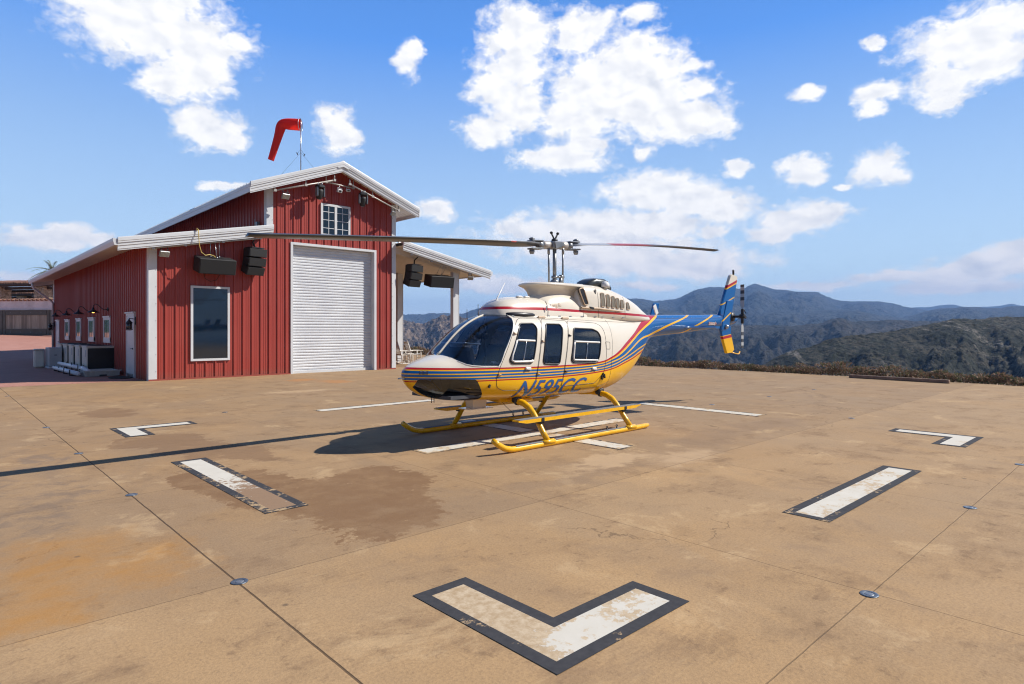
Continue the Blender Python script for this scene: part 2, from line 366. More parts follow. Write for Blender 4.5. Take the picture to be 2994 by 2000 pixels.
# ------------------------------------------------------------------ pad concrete
JU = [-1.38, 1.47, 4.31, 7.13, 9.98, 12.6, 15.4, 18.2, 21]; JV = [-1.55, 1.31, 4.19, 7.12, 10.02, 13.05, 16.0, 19.2]
def pad_mat():
    t = NT('stained_concrete'); p = t.obj(); x, y, z = t.sep(p)
    n1 = t.noise(p, .35, 6, .6); n2 = t.noise(p, 1.6, 8, .68); n3 = t.noise(p, 9., 8, .7); n4 = t.noise(p, 55., 4, .7)
    c = t.mix(t.smooth(n1, .35, .68), (.385, .235, .112, 1), (.480, .308, .156, 1))
    # per-slab tint
    pu = t.math('FLOOR', t.math('DIVIDE', t.math('SUBTRACT', x, 1.47), 2.84)); pv = t.math('FLOOR', t.math('DIVIDE', t.math('SUBTRACT', y, 1.31), 2.89))
    wn = t.white(t.comb(pu, pv, 3.))
    c = t.mix(t.lin(wn, 0, 1, .0, .22), c, (.27, .165, .085, 1))
    lg = t.noise(t.vec('MULTIPLY', p, (1., .55, 1.)), .9, 7, .62, .5); c = t.mix(t.smooth(lg, .42, .62, 0., .62), c, (.275, .185, .112, 1)); c = t.mix(t.smooth(t.noise(p, .55, 6, .65, .8), .52, .70, 0., .45), c, (.47, .265, .095, 1))
    # slabs nearest the viewer are paler
    near = t.smooth(y, 4.17, 4.20, 1., 0.)
    gr_ = t.math('ADD', t.smooth(t.noise(p, .22, 5, .6), .35, .65, 0., .5), t.smooth(x, 3., 12., 0., .38))
    c = t.mix(gr_, c, (.335, .240, .150, 1))
    c = t.mix(t.math('SUBTRACT', .30, t.math('MULTIPLY', near, .30)), c, (.29, .185, .10, 1))
    c = t.mix(t.math('MULTIPLY', near, .25), c, (.50, .315, .150, 1))
    # worn brown-grey scuffing
    sc = t.math('MULTIPLY', t.smooth(n2, .50, .64), t.smooth(n1, .38, .55, .25, 1.))
    c = t.mix(t.math('MULTIPLY', sc, .50), c, (.225, .140, .080, 1))
    sp = t.smooth(t.math('ADD', n3, t.math('MULTIPLY', t.math('SUBTRACT', n2, .5), .5)), .58, .70)
    c = t.mix(t.math('MULTIPLY', sp, .55), c, (.185, .115, .066, 1))
    c = t.mix(t.math('MULTIPLY', t.smooth(t.noise(p, 3.1, 8, .75, .6), .60, .74), .32), c, (.52, .37, .21, 1))
    c = t.mix(t.smooth(n4, .38, .68, 0., .36), c, (.20, .13, .075, 1))
    stk = t.noise(t.vec('MULTIPLY', p, (5., 34., 1.)), 1., 6, .65, .2); sm = t.smooth(t.noise(p, .8, 4, .6), .42, .62); c = t.mix(t.math('MULTIPLY', sm, t.smooth(stk, .48, .68, 0., .26)), c, (.21, .135, .08, 1)); c = t.mix(t.math('MULTIPLY', sm, t.smooth(stk, .45, .30, 0., .20)), c, (.54, .39, .22, 1))
    bl = t.noise(p, 1.25, 9, .72, .4); c = t.mix(t.smooth(bl, .54, .66, 0., .42), c, (.25, .165, .10, 1)); c = t.mix(t.smooth(bl, .44, .34, 0., .40), c, (.56, .39, .215, 1))
    ce = t.voro(t.vec('ADD', p, t.vec('SCALE', t.noise(p, 2.2, 5, .6, out=1), scale=.6)), .55, 'DISTANCE_TO_EDGE'); c = t.mix(t.math('MULTIPLY', t.smooth(ce, .002, .007, .55, 0.), t.smooth(t.noise(p, .5, 3), .52, .62)), c, (.12, .08, .05, 1))
    ft = t.noise(t.vec('MULTIPLY', p, (1., 1., 0)), 26., 6, .75)
    c = t.mix(t.smooth(ft, .56, .70, 0., .5), c, (.17, .115, .075, 1))
    # stains with ragged outlines
    wx = t.vec('ADD', p, t.vec('ADD', t.vec('SCALE', t.vec('SUBTRACT', t.noise(p, 1.1, 9, .72, out=1), (.5, .5, .5)), scale=1.5), t.vec('SCALE', t.vec('SUBTRACT', t.noise(p, 5., 8, .75, out=1), (.5, .5, .5)), scale=.45)))
    def blobs(L):
        m = None
        for (u, v, ru, rv) in L:
            d = t.vec('LENGTH', t.vec('MULTIPLY', t.vec('SUBTRACT', wx, (u, v, 0)), (1 / ru, 1 / rv, 0)))
            m = d if m is None else t.math('MINIMUM', m, d)
        return m
    s1 = t.smooth(blobs([(3.05, 5.4, .75, 1.15), (2.55, 6.6, .55, .9), (2.25, 7.2, .35, .8), (3.6, 5.9, .45, .8), (2.75, 4.75, .35, .5)]), .86, 1.02, .88, 0.)
    c = t.mix(t.math('MULTIPLY', s1, t.smooth(t.noise(p, 2.4, 8, .7), .3, .6, .55, 1.)), c, (.200, .112, .056, 1))
    chip = t.math('MULTIPLY', t.smooth(t.noise(p, 4.2, 6, .7), .66, .70), t.math('MULTIPLY', s1, 1.1)); c = t.mix(chip, c, (.42, .28, .15, 1))
    s2 = t.smooth(blobs([(2.7, 9.7, .5, 1.3), (3.1, 8.6, .3, .8), (2.6, 14.6, .45, .9), (1.63, 12.4, .1, .4), (2.2, 10.4, .3, .5)]), .82, 1.05, .62, 0.)
    c = t.mix(s2, c, (.205, .12, .066, 1))
    s3 = t.smooth(blobs([(.75, 5.3, .42, .75), (1.1, 5.0, .35, .5), (.45, 4.7, .35, .4)]), .2, 1.5, .66, 0.)
    c = t.mix(t.math('MULTIPLY', s3, t.smooth(t.noise(p, 1.9, 7, .65, .5), .3, .62, .25, 1.)), c, (.40, .185, .040, 1))
    s4 = t.smooth(blobs([(.6, 6.9, .4, 1.0), (.3, 8.4, .4, 1.2), (1.0, 7.9, .2, .8), (.2, 6.0, .25, .5), (1.0, 9.8, .3, 1.2)]), .5, 1.2, .62, 0.)
    c = t.mix(t.math('MULTIPLY', s4, t.smooth(t.noise(p, 2.7, 8, .7, .4), .4, .6)), c, (.185, .135, .10, 1))
    s5 = t.smooth(blobs([(9.5, 18.4, .5, .7), (9.0, 19.6, .6, .5)]), .5, 1.2, .5, 0.); c = t.mix(s5, c, (.45, .19, .06, 1))
    s6 = t.smooth(blobs([(7.3, 16.1, 1.1, .45), (7.2, 4.5, .7, .35), (6.3, 4.9, .9, .25)]), .5, 1.2, .55, 0.); c = t.mix(s6, c, (.53, .37, .22, 1))
    s7 = t.smooth(blobs([(8.8, 4.9, 1.0, .45), (10.6, 4.9, 1.2, .4), (5.3, 4.6, 1.2, .25)]), .6, 1.15, .42, 0.); c = t.mix(s7, c, (.23, .155, .10, 1))
    # tyre and landing scuffs: faint arcs
    for (u, v, r, wd) in ((12.5, 12.5, 2.4, .05), (12.5, 12.5, 2.9, .06), (14.5, 9.5, 3.6, .05), (14.5, 9.5, 3.9, .05), (14.0, 8.5, 2.2, .06)):
        d = t.math('ABSOLUTE', t.math('SUBTRACT', t.vec('LENGTH', t.vec('MULTIPLY', t.vec('SUBTRACT', p, (u, v, 0)), (1, 1, 0))), r))
        c = t.mix(t.math('MULTIPLY', t.smooth(d, wd * .4, wd * 2, .25, 0.), t.smooth(n2, .35, .6)), c, (.20, .14, .095, 1))
    # pits
    vd = t.voro(p, 1.7); pit = t.math('MULTIPLY', t.smooth(vd, .018, .05, 1., 0.), t.smooth(t.noise(p, 1.1, 2), .45, .6))
    c = t.mix(t.math('MULTIPLY', pit, .7), c, (.10, .075, .055, 1))
    # sawn joints
    jw = t.math('MULTIPLY', t.math('SUBTRACT', t.noise(p, 3., 4), .5), .012)
    jm = None
    for k, L in (('u', JU), ('v', JV)):
        co = x if k == 'u' else y
        for q in L:
            hw = .0065 if (k == 'u' and q == 1.47) else .004
            d = t.math('ABSOLUTE', t.math('SUBTRACT', t.math('ADD', co, jw), q))
            s = t.smooth(d, hw * .5, hw * 1.5, .8 if hw > .005 else .42, 0.)
            jm = s if jm is None else t.math('MAXIMUM', jm, s)
    c = t.mix(jm, c, (.075, .048, .03, 1))
    h = t.math('ADD', t.math('MULTIPLY', n3, .5), t.math('MULTIPLY', n4, .3)); h = t.math('SUBTRACT', h, t.math('MULTIPLY', jm, 1.2))
    return t.out(t.bsdf(c, t.lin(n2, .3, .7, .7, .9), 0, t.bump(h, .5, .015), .12))
M['pad'] = pad_mat()

def marking_mat(name, wear, seed, border=False, grad=None, und=None):
    t = NT(name); p = t.vec('ADD', t.obj(), (seed * 3.7, seed * 1.9, 0)); n = t.noise(p, 2.3, 8, .7); n2 = t.noise(p, 16, 8, .75)
    if border: base = t.mix(t.noise(p, 20, 5), (.030, .030, .034, 1), (.070, .068, .070, 1))
    else: base = t.mix(t.noise(p, 5, 6), (.52, .475, .39, 1), (.64, .60, .52, 1))
    mask = t.math('ADD', t.math('MULTIPLY', n, .62), t.math('MULTIPLY', n2, .43))
    if grad: mask = t.math('ADD', mask, t.lin(t.sep(t.obj())[grad[0]], grad[1], grad[2], grad[3], grad[4]))
    worn = t.smooth(mask, 1.0 - wear - .022, 1.0 - wear + .022, 0., .93)
    under = t.mix(n2, (.35, .225, .115, 1), (.50, .36, .21, 1)) if border else t.mix(t.smooth(n2, .35, .65), (.37, .25, .135, 1), (.53, .41, .27, 1))
    if und: under = t.mix(n2, c4(und), c4(tuple(q * 1.35 for q in und)))
    return t.out(t.bsdf(t.mix(worn, base, under), .8, 0, t.bump(n2, .3, .004), .15))

def paver_mat():
    t = NT('brick_paving'); p = t.obj(); n = t.node('ShaderNodeTexBrick'); t.put(n.inputs['Vector'], p)
    for i, v in (('Color1', (.44, .215, .16, 1)), ('Color2', (.38, .17, .125, 1)), ('Mortar', (.27, .16, .12, 1))): n.inputs[i].default_value = v
    n.inputs['Scale'].default_value = 1.; n.inputs['Brick Width'].default_value = .22; n.inputs['Row Height'].default_value = .11; n.inputs['Mortar Size'].default_value = .006
    g = t.noise(p, .8, 6, .6); c = t.mix(t.smooth(g, .4, .7, 0., .4), n.outputs['Color'], (.46, .25, .19, 1))
    return t.out(t.bsdf(c, .8, 0, t.bump(n.outputs['Fac'], -.4, .01), .3))
M['paver'] = paver_mat()

def hill_mat(name, veg, veg2, rock, scale, rock_amt, soil=None, shrub=8., sdark=.8, crag=0):
    t = NT(name); p = t.obj(); a = t.noise(p, scale, 9, .62); b = t.noise(p, scale * 6, 8, .7); d = t.noise(p, scale * 24, 5, .7)
    c = t.mix(t.smooth(a, .38, .66), c4(veg), c4(veg2))
    if soil: c = t.mix(t.smooth(t.math('ADD', t.math('MULTIPLY', b, .6), t.math('MULTIPLY', a, .5)), .50, .62, 0., .8), c, c4(soil))
    c = t.mix(t.smooth(d, .42, .60, 0., .65), c, c4(tuple(q * .42 for q in veg)))
    rk = t.math('ADD', t.math('MULTIPLY', b, .55), t.math('ADD', t.math('MULTIPLY', a, .25), t.math('MULTIPLY', d, .32)))
    c = t.mix(t.smooth(rk, .72 - rock_amt, .76 - rock_amt, 0., .9), c, c4(rock))
    if crag:
        lr = t.vec('DOT_PRODUCT', p, (.7298, -.6836, 0)); lf = t.vec('DOT_PRODUCT', p, (.6836, .7298, 0))
        cg = t.noise(t.comb(t.math('MULTIPLY', lr, scale * .9), t.math('MULTIPLY', lf, scale * .16), 7.3), 1., 6, .62, .3)
        c = t.mix(t.math('MULTIPLY', t.smooth(cg, .56, .68), t.smooth(b, .40, .60, .1, crag)), c, c4(rock))
    # shrubs: rounded dark clumps standing on paler ground
    e = t.voro(t.vec('ADD', p, t.vec('SCALE', t.vec('SUBTRACT', t.noise(p, scale * 20, 3, out=1), (.5, .5, .5)), scale=.06 / scale)), scale * shrub)
    cl = t.math('ADD', e, t.math('MULTIPLY', t.math('SUBTRACT', b, .5), 1.3))
    c = t.mix(t.smooth(cl, .30, .52, sdark, 0.), c, c4(tuple(q * .35 for q in veg)))
    h = t.math('ADD', t.math('ADD', t.math('MULTIPLY', b, .7), t.math('MULTIPLY', d, .35)), t.math('MULTIPLY', t.smooth(e, .0, .6), -.5))
    return t.out(t.bsdf(c, .9, 0, t.bump(h, 1., 1.2 / scale * .06), .15))
M['h_dark'] = hill_mat('chaparral_hillside', (.025, .029, .017), (.046, .047, .027), (.42, .37, .32), .024, .004, (.095, .082, .058), 6.5, .85, .75)
M['h_mid'] = hill_mat('brush_hillside', (.040, .040, .032), (.058, .055, .042), (.20, .165, .14), .006, -.03, (.085, .070, .056))
M['h_far'] = hill_mat('far_mountainside', (.042, .050, .048), (.062, .068, .062), (.15, .145, .14), .0030, -.03, (.075, .072, .062))
M['h_rock'] = hill_mat('rocky_mountainside', (.11, .088, .072), (.18, .14, .11), (.48, .36, .27), .010, .075, (.27, .195, .145), 8, .55)
M['h_green'] = hill_mat('green_hillside', (.05, .075, .035), (.07, .10, .045), (.2, .18, .12), .02, -.1)
M['soil'] = plain('dry_soil', (.16, .115, .08), .95, 0, .3, .8, bump=.03)
M['valley'] = hill_mat('valley_floor_cover', (.04, .043, .03), (.06, .06, .042), (.2, .18, .15), .004, -.05)

# ================================================================== ground
def sheet(name, polys, z, mat, thick=0, kind='structure'):
    mb = MB()
    for poly in polys:
        if thick: mb.prism(poly, 'z', z - thick, z)
        else: mb.add([(a, b, z) for a, b in poly], [tuple(range(len(poly)))])
    o = mb.build(name, mat, fix=bool(thick)); tag(o, kind=kind); return o
edge = [(22.3, -14), (22.75, -6), (23.0, 0), (23.4, 3.0), (23.75, 6), (23.92, 9), (23.95, 13), (23.9, 18), (23.9, 60)]
pad_poly = [(-26, -14)] + edge + [(5.2, 60), (5.2, 23.28), (-26, 23.28)]
sheet('concrete_pad', [pad_poly], 0, M['pad'], .35)
# brick paving, rising towards the gate
mb = MB(); rows = [(23.28, 0), (40, 0.0), (44, .10), (52, .62), (60, 1.12), (66, 1.30), (90, 1.32)]; cols = [-40, -10, 0, 5.2, 14, 30]
vs = [(u, v, z - (.004 if v > 23.3 else .002)) for v, z in rows for u in cols]; n = len(cols)
mb.add(vs, [(i * n + k, i * n + k + 1, (i + 1) * n + k + 1, (i + 1) * n + k) for i in range(len(rows) - 1) for k in range(n - 1) if not (k >= 3 and i < 2)])
tag(mb.build('brick_driveway', M['paver']), kind='structure')
# ragged soldier course where paving meets concrete
mb = MB()
for i in range(74):
    u = 5.0 - i * .36; mb.box(u - .34, u, 23.1, 23.28, -.05, .004)
tag(mb.build('brick_border', M['paver']), kind='structure')
# hilltop soil under everything, falling away beyond the pad edge
mb = MB(); ring = [(-60, -60), (26, -60), (25.2, 3), (25.9, 60), (26, 120), (-60, 120)]
out_ = [(-160, -160), (90, -160), (70, 0), (75, 60), (90, 230), (-160, 230)]
nn = len(ring)
mb.add([(a, b, -.08) for a, b in ring] + [(a, b, -55) for a, b in out_], [tuple(range(nn))] + [(nn + i, nn + (i + 1) % nn, (i + 1) % nn, i) for i in range(nn)])
tag(mb.build('hilltop_ground', M['soil'], fix=False), kind='structure')
mb = MB(); mb.add([(-30000, -30000, -330), (30000, -30000, -330), (30000, 30000, -330), (-30000, 30000, -330)], [(0, 1, 2, 3)])
tag(mb.build('valley_ground', M['valley'], fix=False), kind='structure')

# ------------------------------------------------------------------ painted markings
def ell(u0, v0, u1, v1, wd):       # L polygon with corner at (u0,v0), arms toward u1 and v1
    su = 1 if u1 > u0 else -1; sv = 1 if v1 > v0 else -1
    return [(u0, v0), (u1, v0), (u1, v0 + sv * wd), (u0 + su * wd, v0 + sv * wd), (u0 + su * wd, v1), (u0, v1)]
def inset(poly, d):
    n = len(poly); A = sum(poly[i][0] * poly[(i + 1) % n][1] - poly[(i + 1) % n][0] * poly[i][1] for i in range(n)); o = []
    for i in range(n):
        a, b, c = Vector(poly[i - 1]), Vector(poly[i]), Vector(poly[(i + 1) % n])
        e, f = (b - a).normalized(), (c - b).normalized(); s = 1 if A > 0 else -1
        n1 = Vector((-e.y, e.x)) * s; n2 = Vector((-f.y, f.x)) * s
        o.append(tuple(b + n1 * d + n2 * d))
    return o
rect = lambda a, b, c, d: [(a, c), (b, c), (b, d), (a, d)]
GM = 'landing pad markings'
def marking(poly, label, wear, seed, border=.085, z=.004, grad=None, bw=.40, und=None):
    ins = inset(poly, border); c = (sum(p[0] for p in poly) / len(poly), sum(p[1] for p in poly) / len(poly), z)
    e = empty('pad_marking', (c[0], c[1], 0), label, 'ground marking', GM)
    n = len(poly); mb = MB(); mb.add([(a, b, z) for a, b in poly] + [(a, b, z) for a, b in ins], [(i, (i + 1) % n, n + (i + 1) % n, n + i) for i in range(n)])
    mb.build('border', marking_mat('black_border_%d' % seed, bw if border > .07 else .46, seed, True), e)
    mb = MB(); mb.add([(a, b, z) for a, b in ins], [tuple(range(n))])
    mb.build('paint', marking_mat('white_paint_%d' % seed, wear, seed + 11, False, grad, und), e)
marking(ell(2.19, 2.02, 3.37, 3.24, .42), 'large flaking L-shaped corner marking closest to the viewer', .49, 1, grad=(1, 2.3, 2.8, -.02, .12), bw=.36)
marking(rect(2.20, 2.61, 5.58, 8.57), 'white bar with flaked bare near half beside the big brown stain', .44, 2, grad=(1, 8.4, 6.0, -.13, .13), und=(.21, .125, .068), bw=.43)
marking(rect(5.63, 8.47, 2.03, 2.44), 'scuffed but nearly complete white bar right of the brown stain, on the pale slabs', .455, 3)
marking(ell(2.20, 12.18, 3.45, 11.0, .41), 'L-shaped corner marking on the left between the barn and the rotor shadow', .36, 4)
marking(ell(11.82, 2.02, 10.6, 3.22, .41), 'L-shaped corner marking farthest to the right on the pad', .40, 5)
marking(rect(5.76, 8.68, 11.78, 12.16), 'thin-looking white bar in front of the roller door', .37, 6, .06)
marking(rect(11.5, 11.9, 5.45, 8.35), 'thin-looking white bar on the pad behind the tail of the helicopter', .43, 7, .06)
marking(rect(4.83, 9.36, 6.80, 7.16), 'long white bar of the centre cross lying under the helicopter skids', .44, 8, .05)
marking(rect(6.93, 7.32, 5.23, 6.78), 'short white bar of the centre cross running out under the near skid', .45, 9, .05)
marking(rect(6.93, 7.32, 7.18, 8.9), 'short white bar of the centre cross behind the near skid, in shade', .45, 10, .05)

# ------------------------------------------------------------------ lights let into the slab joints
def pad_light():
    e = empty('ground_light', (0, 0, 0))
    mb = MB(); mb.lathe([(.054, 0), (.054, .003), (.051, .005), (.032, .005), (.029, .002)], (0, 0, 0), 'z', 28); mb.build('rim', M['dark_steel'], e)
    mb = MB(); mb.lathe([(.029, .002), (.026, .004), (.016, .005), (.004, .0055)], (0, 0, 0), 'z', 20); mb.build('lens', M['grey'], e)
    return e
L0 = pad_light()
LI = [(1.485, 4.195, 'round ground light left of the big L marking, where two joints cross'), (1.48, 7.14, 'round ground light just below the end of the rotor shadow, left of the peeling bar'),
 (1.46, 10.01, 'round ground light on the joint just beyond the rotor shadow'), (1.45, 13.05, 'round ground light on the left joint nearest to the brick driveway edge'),
 (1.43, 19.9, 'tiny ground light at the far left beside the brick driveway'), (4.33, 13.03, 'ground light on the joint between the left L marking and the barn window'),
 (4.28, 1.31, 'largest-looking ground light on the right, where two joints cross'), (7.05, 1.31, 'ground light to the right of the complete white bar'),
 (9.75, 1.31, 'ground light at the right edge of the view'), (12.57, 4.15, 'ground light between the right L marking and the far bar'),
 (12.6, 7.0, 'ground light above the right end of the far bar behind the tail'), (15.2, 6.9, 'small ground light on the open slab beyond the far bar'), (17.9, 6.87, 'tiny ground light closest to the hedge at the pad edge')]
for i, (u, v, lb) in enumerate(LI):
    e = L0 if i == 0 else copy_tree(L0)
    e.location = (u, v, .001); tag(e, lb, 'ground light', 'ground lights set in the pad joints')

# ------------------------------------------------------------------ hedge along the drop
def leaf_mat(name, cols):
    t = NT(name); g = t.node('ShaderNodeNewGeometry'); rnd = g.outputs['Random Per Island']
    n = t.noise(t.obj(), .35, 4, .6); f = t.math('ADD', t.math('MULTIPLY', rnd, .55), t.math('MULTIPLY', n, .6))
    c = t.mix(t.smooth(f, .35, .6), c4(cols[0]), c4(cols[1])); c = t.mix(t.smooth(f, .62, .78), c, c4(cols[2]))
    b = t.bsdf(c, .8, 0, None, .2); tr = t.node('ShaderNodeBsdfTranslucent'); t.put(tr.inputs[0], c)
    mx = t.node('ShaderNodeMixShader'); mx.inputs[0].default_value = .2; t.t.links.new(b, mx.inputs[1]); t.t.links.new(tr.outputs[0], mx.inputs[2])
    return t.out(mx.outputs[0])
HM = leaf_mat('dry_hedge_leaves', [(.24, .15, .10), (.34, .23, .16), (.13, .15, .08)])
rnd = random.Random(3)
def hedge(v0, v1, n, label, name='hedge', off=0.0, hmax=.58):
    ef = lerp_tab([(b, a) for a, b in edge]); mb = MB()
    # clumpy profile: each clump is its own little mound of leaf blades
    clumps = []; v = v0
    while v < v1:
        u = ef(v) + .42 + rnd.uniform(-.12, .22) + off; hh = hmax * rnd.uniform(.42, 1.08) * (.78 + .6 * mn.noise((v * .45, 1.3, 0)))
        clumps.append((u, v, hh, rnd.uniform(.26, .45))); v += rnd.uniform(.16, .26)
    for i in range(n):
        u, v, hh, w = clumps[rnd.randrange(len(clumps))]
        a = rnd.uniform(0, 2 * math.pi); q = rnd.random() ** .5; zz = rnd.random() ** .7
        rr = w * q * math.sqrt(max(.05, 1 - zz * zz)) + .02
        p = Vector((u + rr * math.cos(a), v + rr * math.sin(a) * 1.2, -.06 + hh * zz))
        d = Vector((math.cos(a) * .7 + rnd.uniform(-.5, .5), math.sin(a) * .7 + rnd.uniform(-.5, .5), rnd.uniform(.2, 1.2))).normalized()
        s = d.cross(Vector((rnd.uniform(-1, 1), rnd.uniform(-1, 1), rnd.uniform(-1, 1)))).normalized()
        L = rnd.uniform(.045, .10); W = L * rnd.uniform(.18, .34)
        mb.add([p - s * W, p + s * W, p + d * L + s * W * .4, p + d * L - s * W * .4], [(0, 1, 2, 3)])
    for (u, v, hh, w) in clumps[::2]:
        mb.tube([(u, v, -.3), (u + rnd.uniform(-.1, .1), v, hh * .7)], [.02, .006], 5, 1, True)
    o = mb.build(name, [HM, M['trunk']], None, (ef((v0 + v1) / 2) + .4, (v0 + v1) / 2, 0), fix=False)
    return tag(o, label, 'hedge')
hedge(-3, 46, 46000, 'long low dry brown hedge growing along the far edge of the concrete pad')

# timber kerb by the hedge
mb = MB()
mb.obox((23.07, 6.25, .055), (.13, 2.95, .11), (0, 0, R(-5)), 0, .012)
tag(mb.build('kerb_timber', M['kerb_timber'], None, (23.05, 6.2, 0)), 'weathered timber beam lying on the concrete in front of the hedge', 'timber beam')

# ------------------------------------------------------------------ hills (true distances, crest given by bearing and elevation)
CA = R(46.87); FW = Vector((math.cos(CA), math.sin(CA), 0)); RT = Vector((math.sin(CA), -math.cos(CA), 0)); EYE = 1.65
def ridge(name, crest, Z, sf, sb, zn, zf, t0, t1, nt, nz, amp, nsc, mat, seed, zdep=None, rough=0, gully=1., fine=0):
    prof = [tuple(map(float, q.split(','))) for q in crest.split()]; cf = pchip([a / 1000 for a, b in prof], [b / 10000 for a, b in prof])
    vs = []; so = Vector((seed * 17.3, seed * 5.1, seed * 2.7))
    for j in range(nz):
        w = j / (nz - 1); zz0 = zn + (zf - zn) * w
        for i in range(nt):
            tt = t0 + (t1 - t0) * i / (nt - 1); Zc = Z * (1 + (zdep(tt) if zdep else 0))
            zz = zz0 * Zc / Z
            P = FW * zz + RT * (tt * zz); d = zz - Zc
            cr = EYE + cf(tt) * Zc
            far = abs(d) / (Z * .25); damp = min(1, .10 + far)
            q = P / nsc + so
            # spurs and gullies running down the slope, plus rough ground
            g = mn.ridged_multi_fractal(Vector((tt * Z / nsc * 1.0, zz / nsc * .35, seed)), .9, 2.1, 6, 1., 2.) - 1.1
            r2 = mn.fractal(q * 2.2, .8, 2.1, 6)
            z = cr - (sf * -d if d < 0 else sb * d) + amp * damp * (.75 * gully * g + .5 * r2)
            if fine: z += fine * (mn.ridged_multi_fractal(P / (fine * 3.5) + so, .8, 2.1, 5, 1., 2.) - 1.2) * min(1, .25 + far)
            if rough: z += rough * mn.noise(P / (rough * 3.2)) + rough * .8 * mn.noise(P / (rough * 1.3)); 
            vs.append((P.x, P.y, z))
    me = bpy.data.meshes.new(name)
    fs = [(j * nt + i, j * nt + i + 1, (j + 1) * nt + i + 1, (j + 1) * nt + i) for j in range(nz - 1) for i in range(nt - 1)]
    me.from_pydata(vs, [], fs); me.polygons.foreach_set('use_smooth', [True] * len(fs)); me.materials.append(mat)
    o = bpy.data.objects.new(name, me); COL.objects.link(o); tag(o, kind='structure'); return o
C_DARK = '300,-900 354,-722 397,-588 421,-459 448,-334 478,-267 515,-133 555,-79 595,-45 627,1 662,62 689,129 716,188 745,172 769,188 796,207 822,202 930,128 1140,79'
C_MID = '100,-160 145,-96 180,30 221,-60 250,20 274,40 344,54 381,68 435,76 475,87 494,103 515,183 531,196 550,140 590,145 609,156 649,140 702,129 756,81 822,54 1000,40'
C_MAIN = '-500,330 -330,300 -180,241 -170,226 -162,236 -146,241 -128,260 -120,248 -108,266 -96,251 -81,245 -64,307 -40,363 -16,381 54,465 124,514 166,521 194,504 210,493 231,461 258,483 280,568 301,657 322,678 341,675 371,657 381,710 391,732 405,702 419,657 451,625 488,603 507,523 523,475 555,451 582,456 611,424 636,362 660,322 702,242 822,161 1100,100'
C_RIGHT = '515,81 569,121 617,175 644,236 662,295 681,335 702,354 729,370 756,349 783,354 801,389 822,397 930,430 1140,465'
C_PEAK = '560,250 622,322 649,362 670,370 689,397 708,410 721,381 732,357 751,362 767,370 783,386 793,402 804,424 812,408 822,397 930,395 1140,395'
C_ROCK = '-420,120 -332,149 -262,198 -206,240 -180,245 -173,236 -165,236 -161,222 -155,204 -149,175 -145,153 -137,145 -130,163 -123,175 -117,204 -111,219 -102,204 -96,204 -84,175 -64,131 -16,-26 54,-131 159,-236'
C_MID2 = '150,260 194,322 226,349 261,274 306,202 365,188 381,242 408,295 435,309 462,295 515,322 569,274 622,188 700,100'
C_LEFT = '-1400,430 -1033,465 -822,395 -784,395 -766,416 -752,430 -735,444 -682,465 -600,430 -500,380'
ridge('hillside', C_DARK, 950, .30, .35, 420, 1150, .30, 1.15, 420, 230, 26, 150, M['h_dark'], 1, lambda t: -.25 + .3 * (t - .3), .7, 1.1, 4)
ridge('hillside', C_MID, 2600, .16, .2, 1200, 3000, .08, 1.0, 380, 170, 85, 380, M['h_mid'], 2, None, 3, 1., 9)
ridge('mountain', C_MAIN, 7600, .17, .2, 3900, 8400, -.5, 1.1, 520, 170, 200, 1000, M['h_far'], 3, None, 7)
ridge('mountain_spur', C_MID2, 5200, .13, .2, 3600, 5600, .15, .70, 220, 80, 120, 650, M['h_far'], 4, None, 6)
ridge('mountain', C_RIGHT, 5600, .12, .2, 3400, 6300, .50, 1.14, 240, 90, 120, 700, M['h_far'], 5, None, 6)
ridge('mountain', C_PEAK, 10500, .15, .2, 8500, 11500, .55, 1.14, 160, 60, 150, 1100, M['h_far'], 6)
ridge('rocky_mountain', C_ROCK, 2500, .42, .3, 1300, 2900, -.42, .16, 460, 260, 150, 260, M['h_rock'], 7, None, 6, 1.2, 38)
ridge('hill', C_LEFT, 1500, .14, .2, 700, 1800, -1.4, -.5, 140, 60, 25, 220, M['h_green'], 8)

# ================================================================== gate, wall, pavilion beyond the driveway
# local frame: a along the gate to the right, facing the viewer
ga = Vector((.32, -.9475, 0)).normalized(); gb = Vector((-.9475, -.32, 0)).normalized()
ga = (RT * .985 - FW * .17).normalized(); gb = Vector((ga.y, -ga.x, 0)).normalized()   # gb points to the viewer
if gb.dot(FW) > 0: gb = -gb
G0 = FW * 50.4 + RT * (-.78 * 50.4); GZ = 1.20
GR = Matrix((ga, -gb, Vector((0, 0, 1)))).transposed()
def gbox(mb, a, d, z, sa, sd, sz, mi=0, bev=0): mb.obox(G0 + ga * a + gb * d + Vector((0, 0, z)), (sa, sd, sz), GR, mi, bev)
gp = NT('weathered_planks'); p = gp.obj(); q = gp.vec('DOT_PRODUCT', p, tuple(ga)); f = gp.math('DIVIDE', q, .17)
wn = gp.white(gp.comb(gp.math('FLOOR', f), 0, 0)); gr = gp.noise(gp.vec('MULTIPLY', p, (14, 14, 1.2)), 1., 4)
c = gp.mix(wn, (.22, .20, .155, 1), (.46, .43, .34, 1)); c = gp.mix(gp.smooth(gr, .4, .7, 0, .35), c, (.10, .085, .07, 1))
c = gp.mix(gp.smooth(gp.math('ABSOLUTE', gp.math('SUBTRACT', gp.math('FRACT', f), .5)), .45, .49), c, (.04, .035, .03, 1))
M['planks'] = gp.out(gp.bsdf(c, .8))
ge = empty('driveway_gate', tuple(G0 + Vector((0, 0, GZ))), 'dark steel gate with weathered plank panels below the pale wall', 'gate')
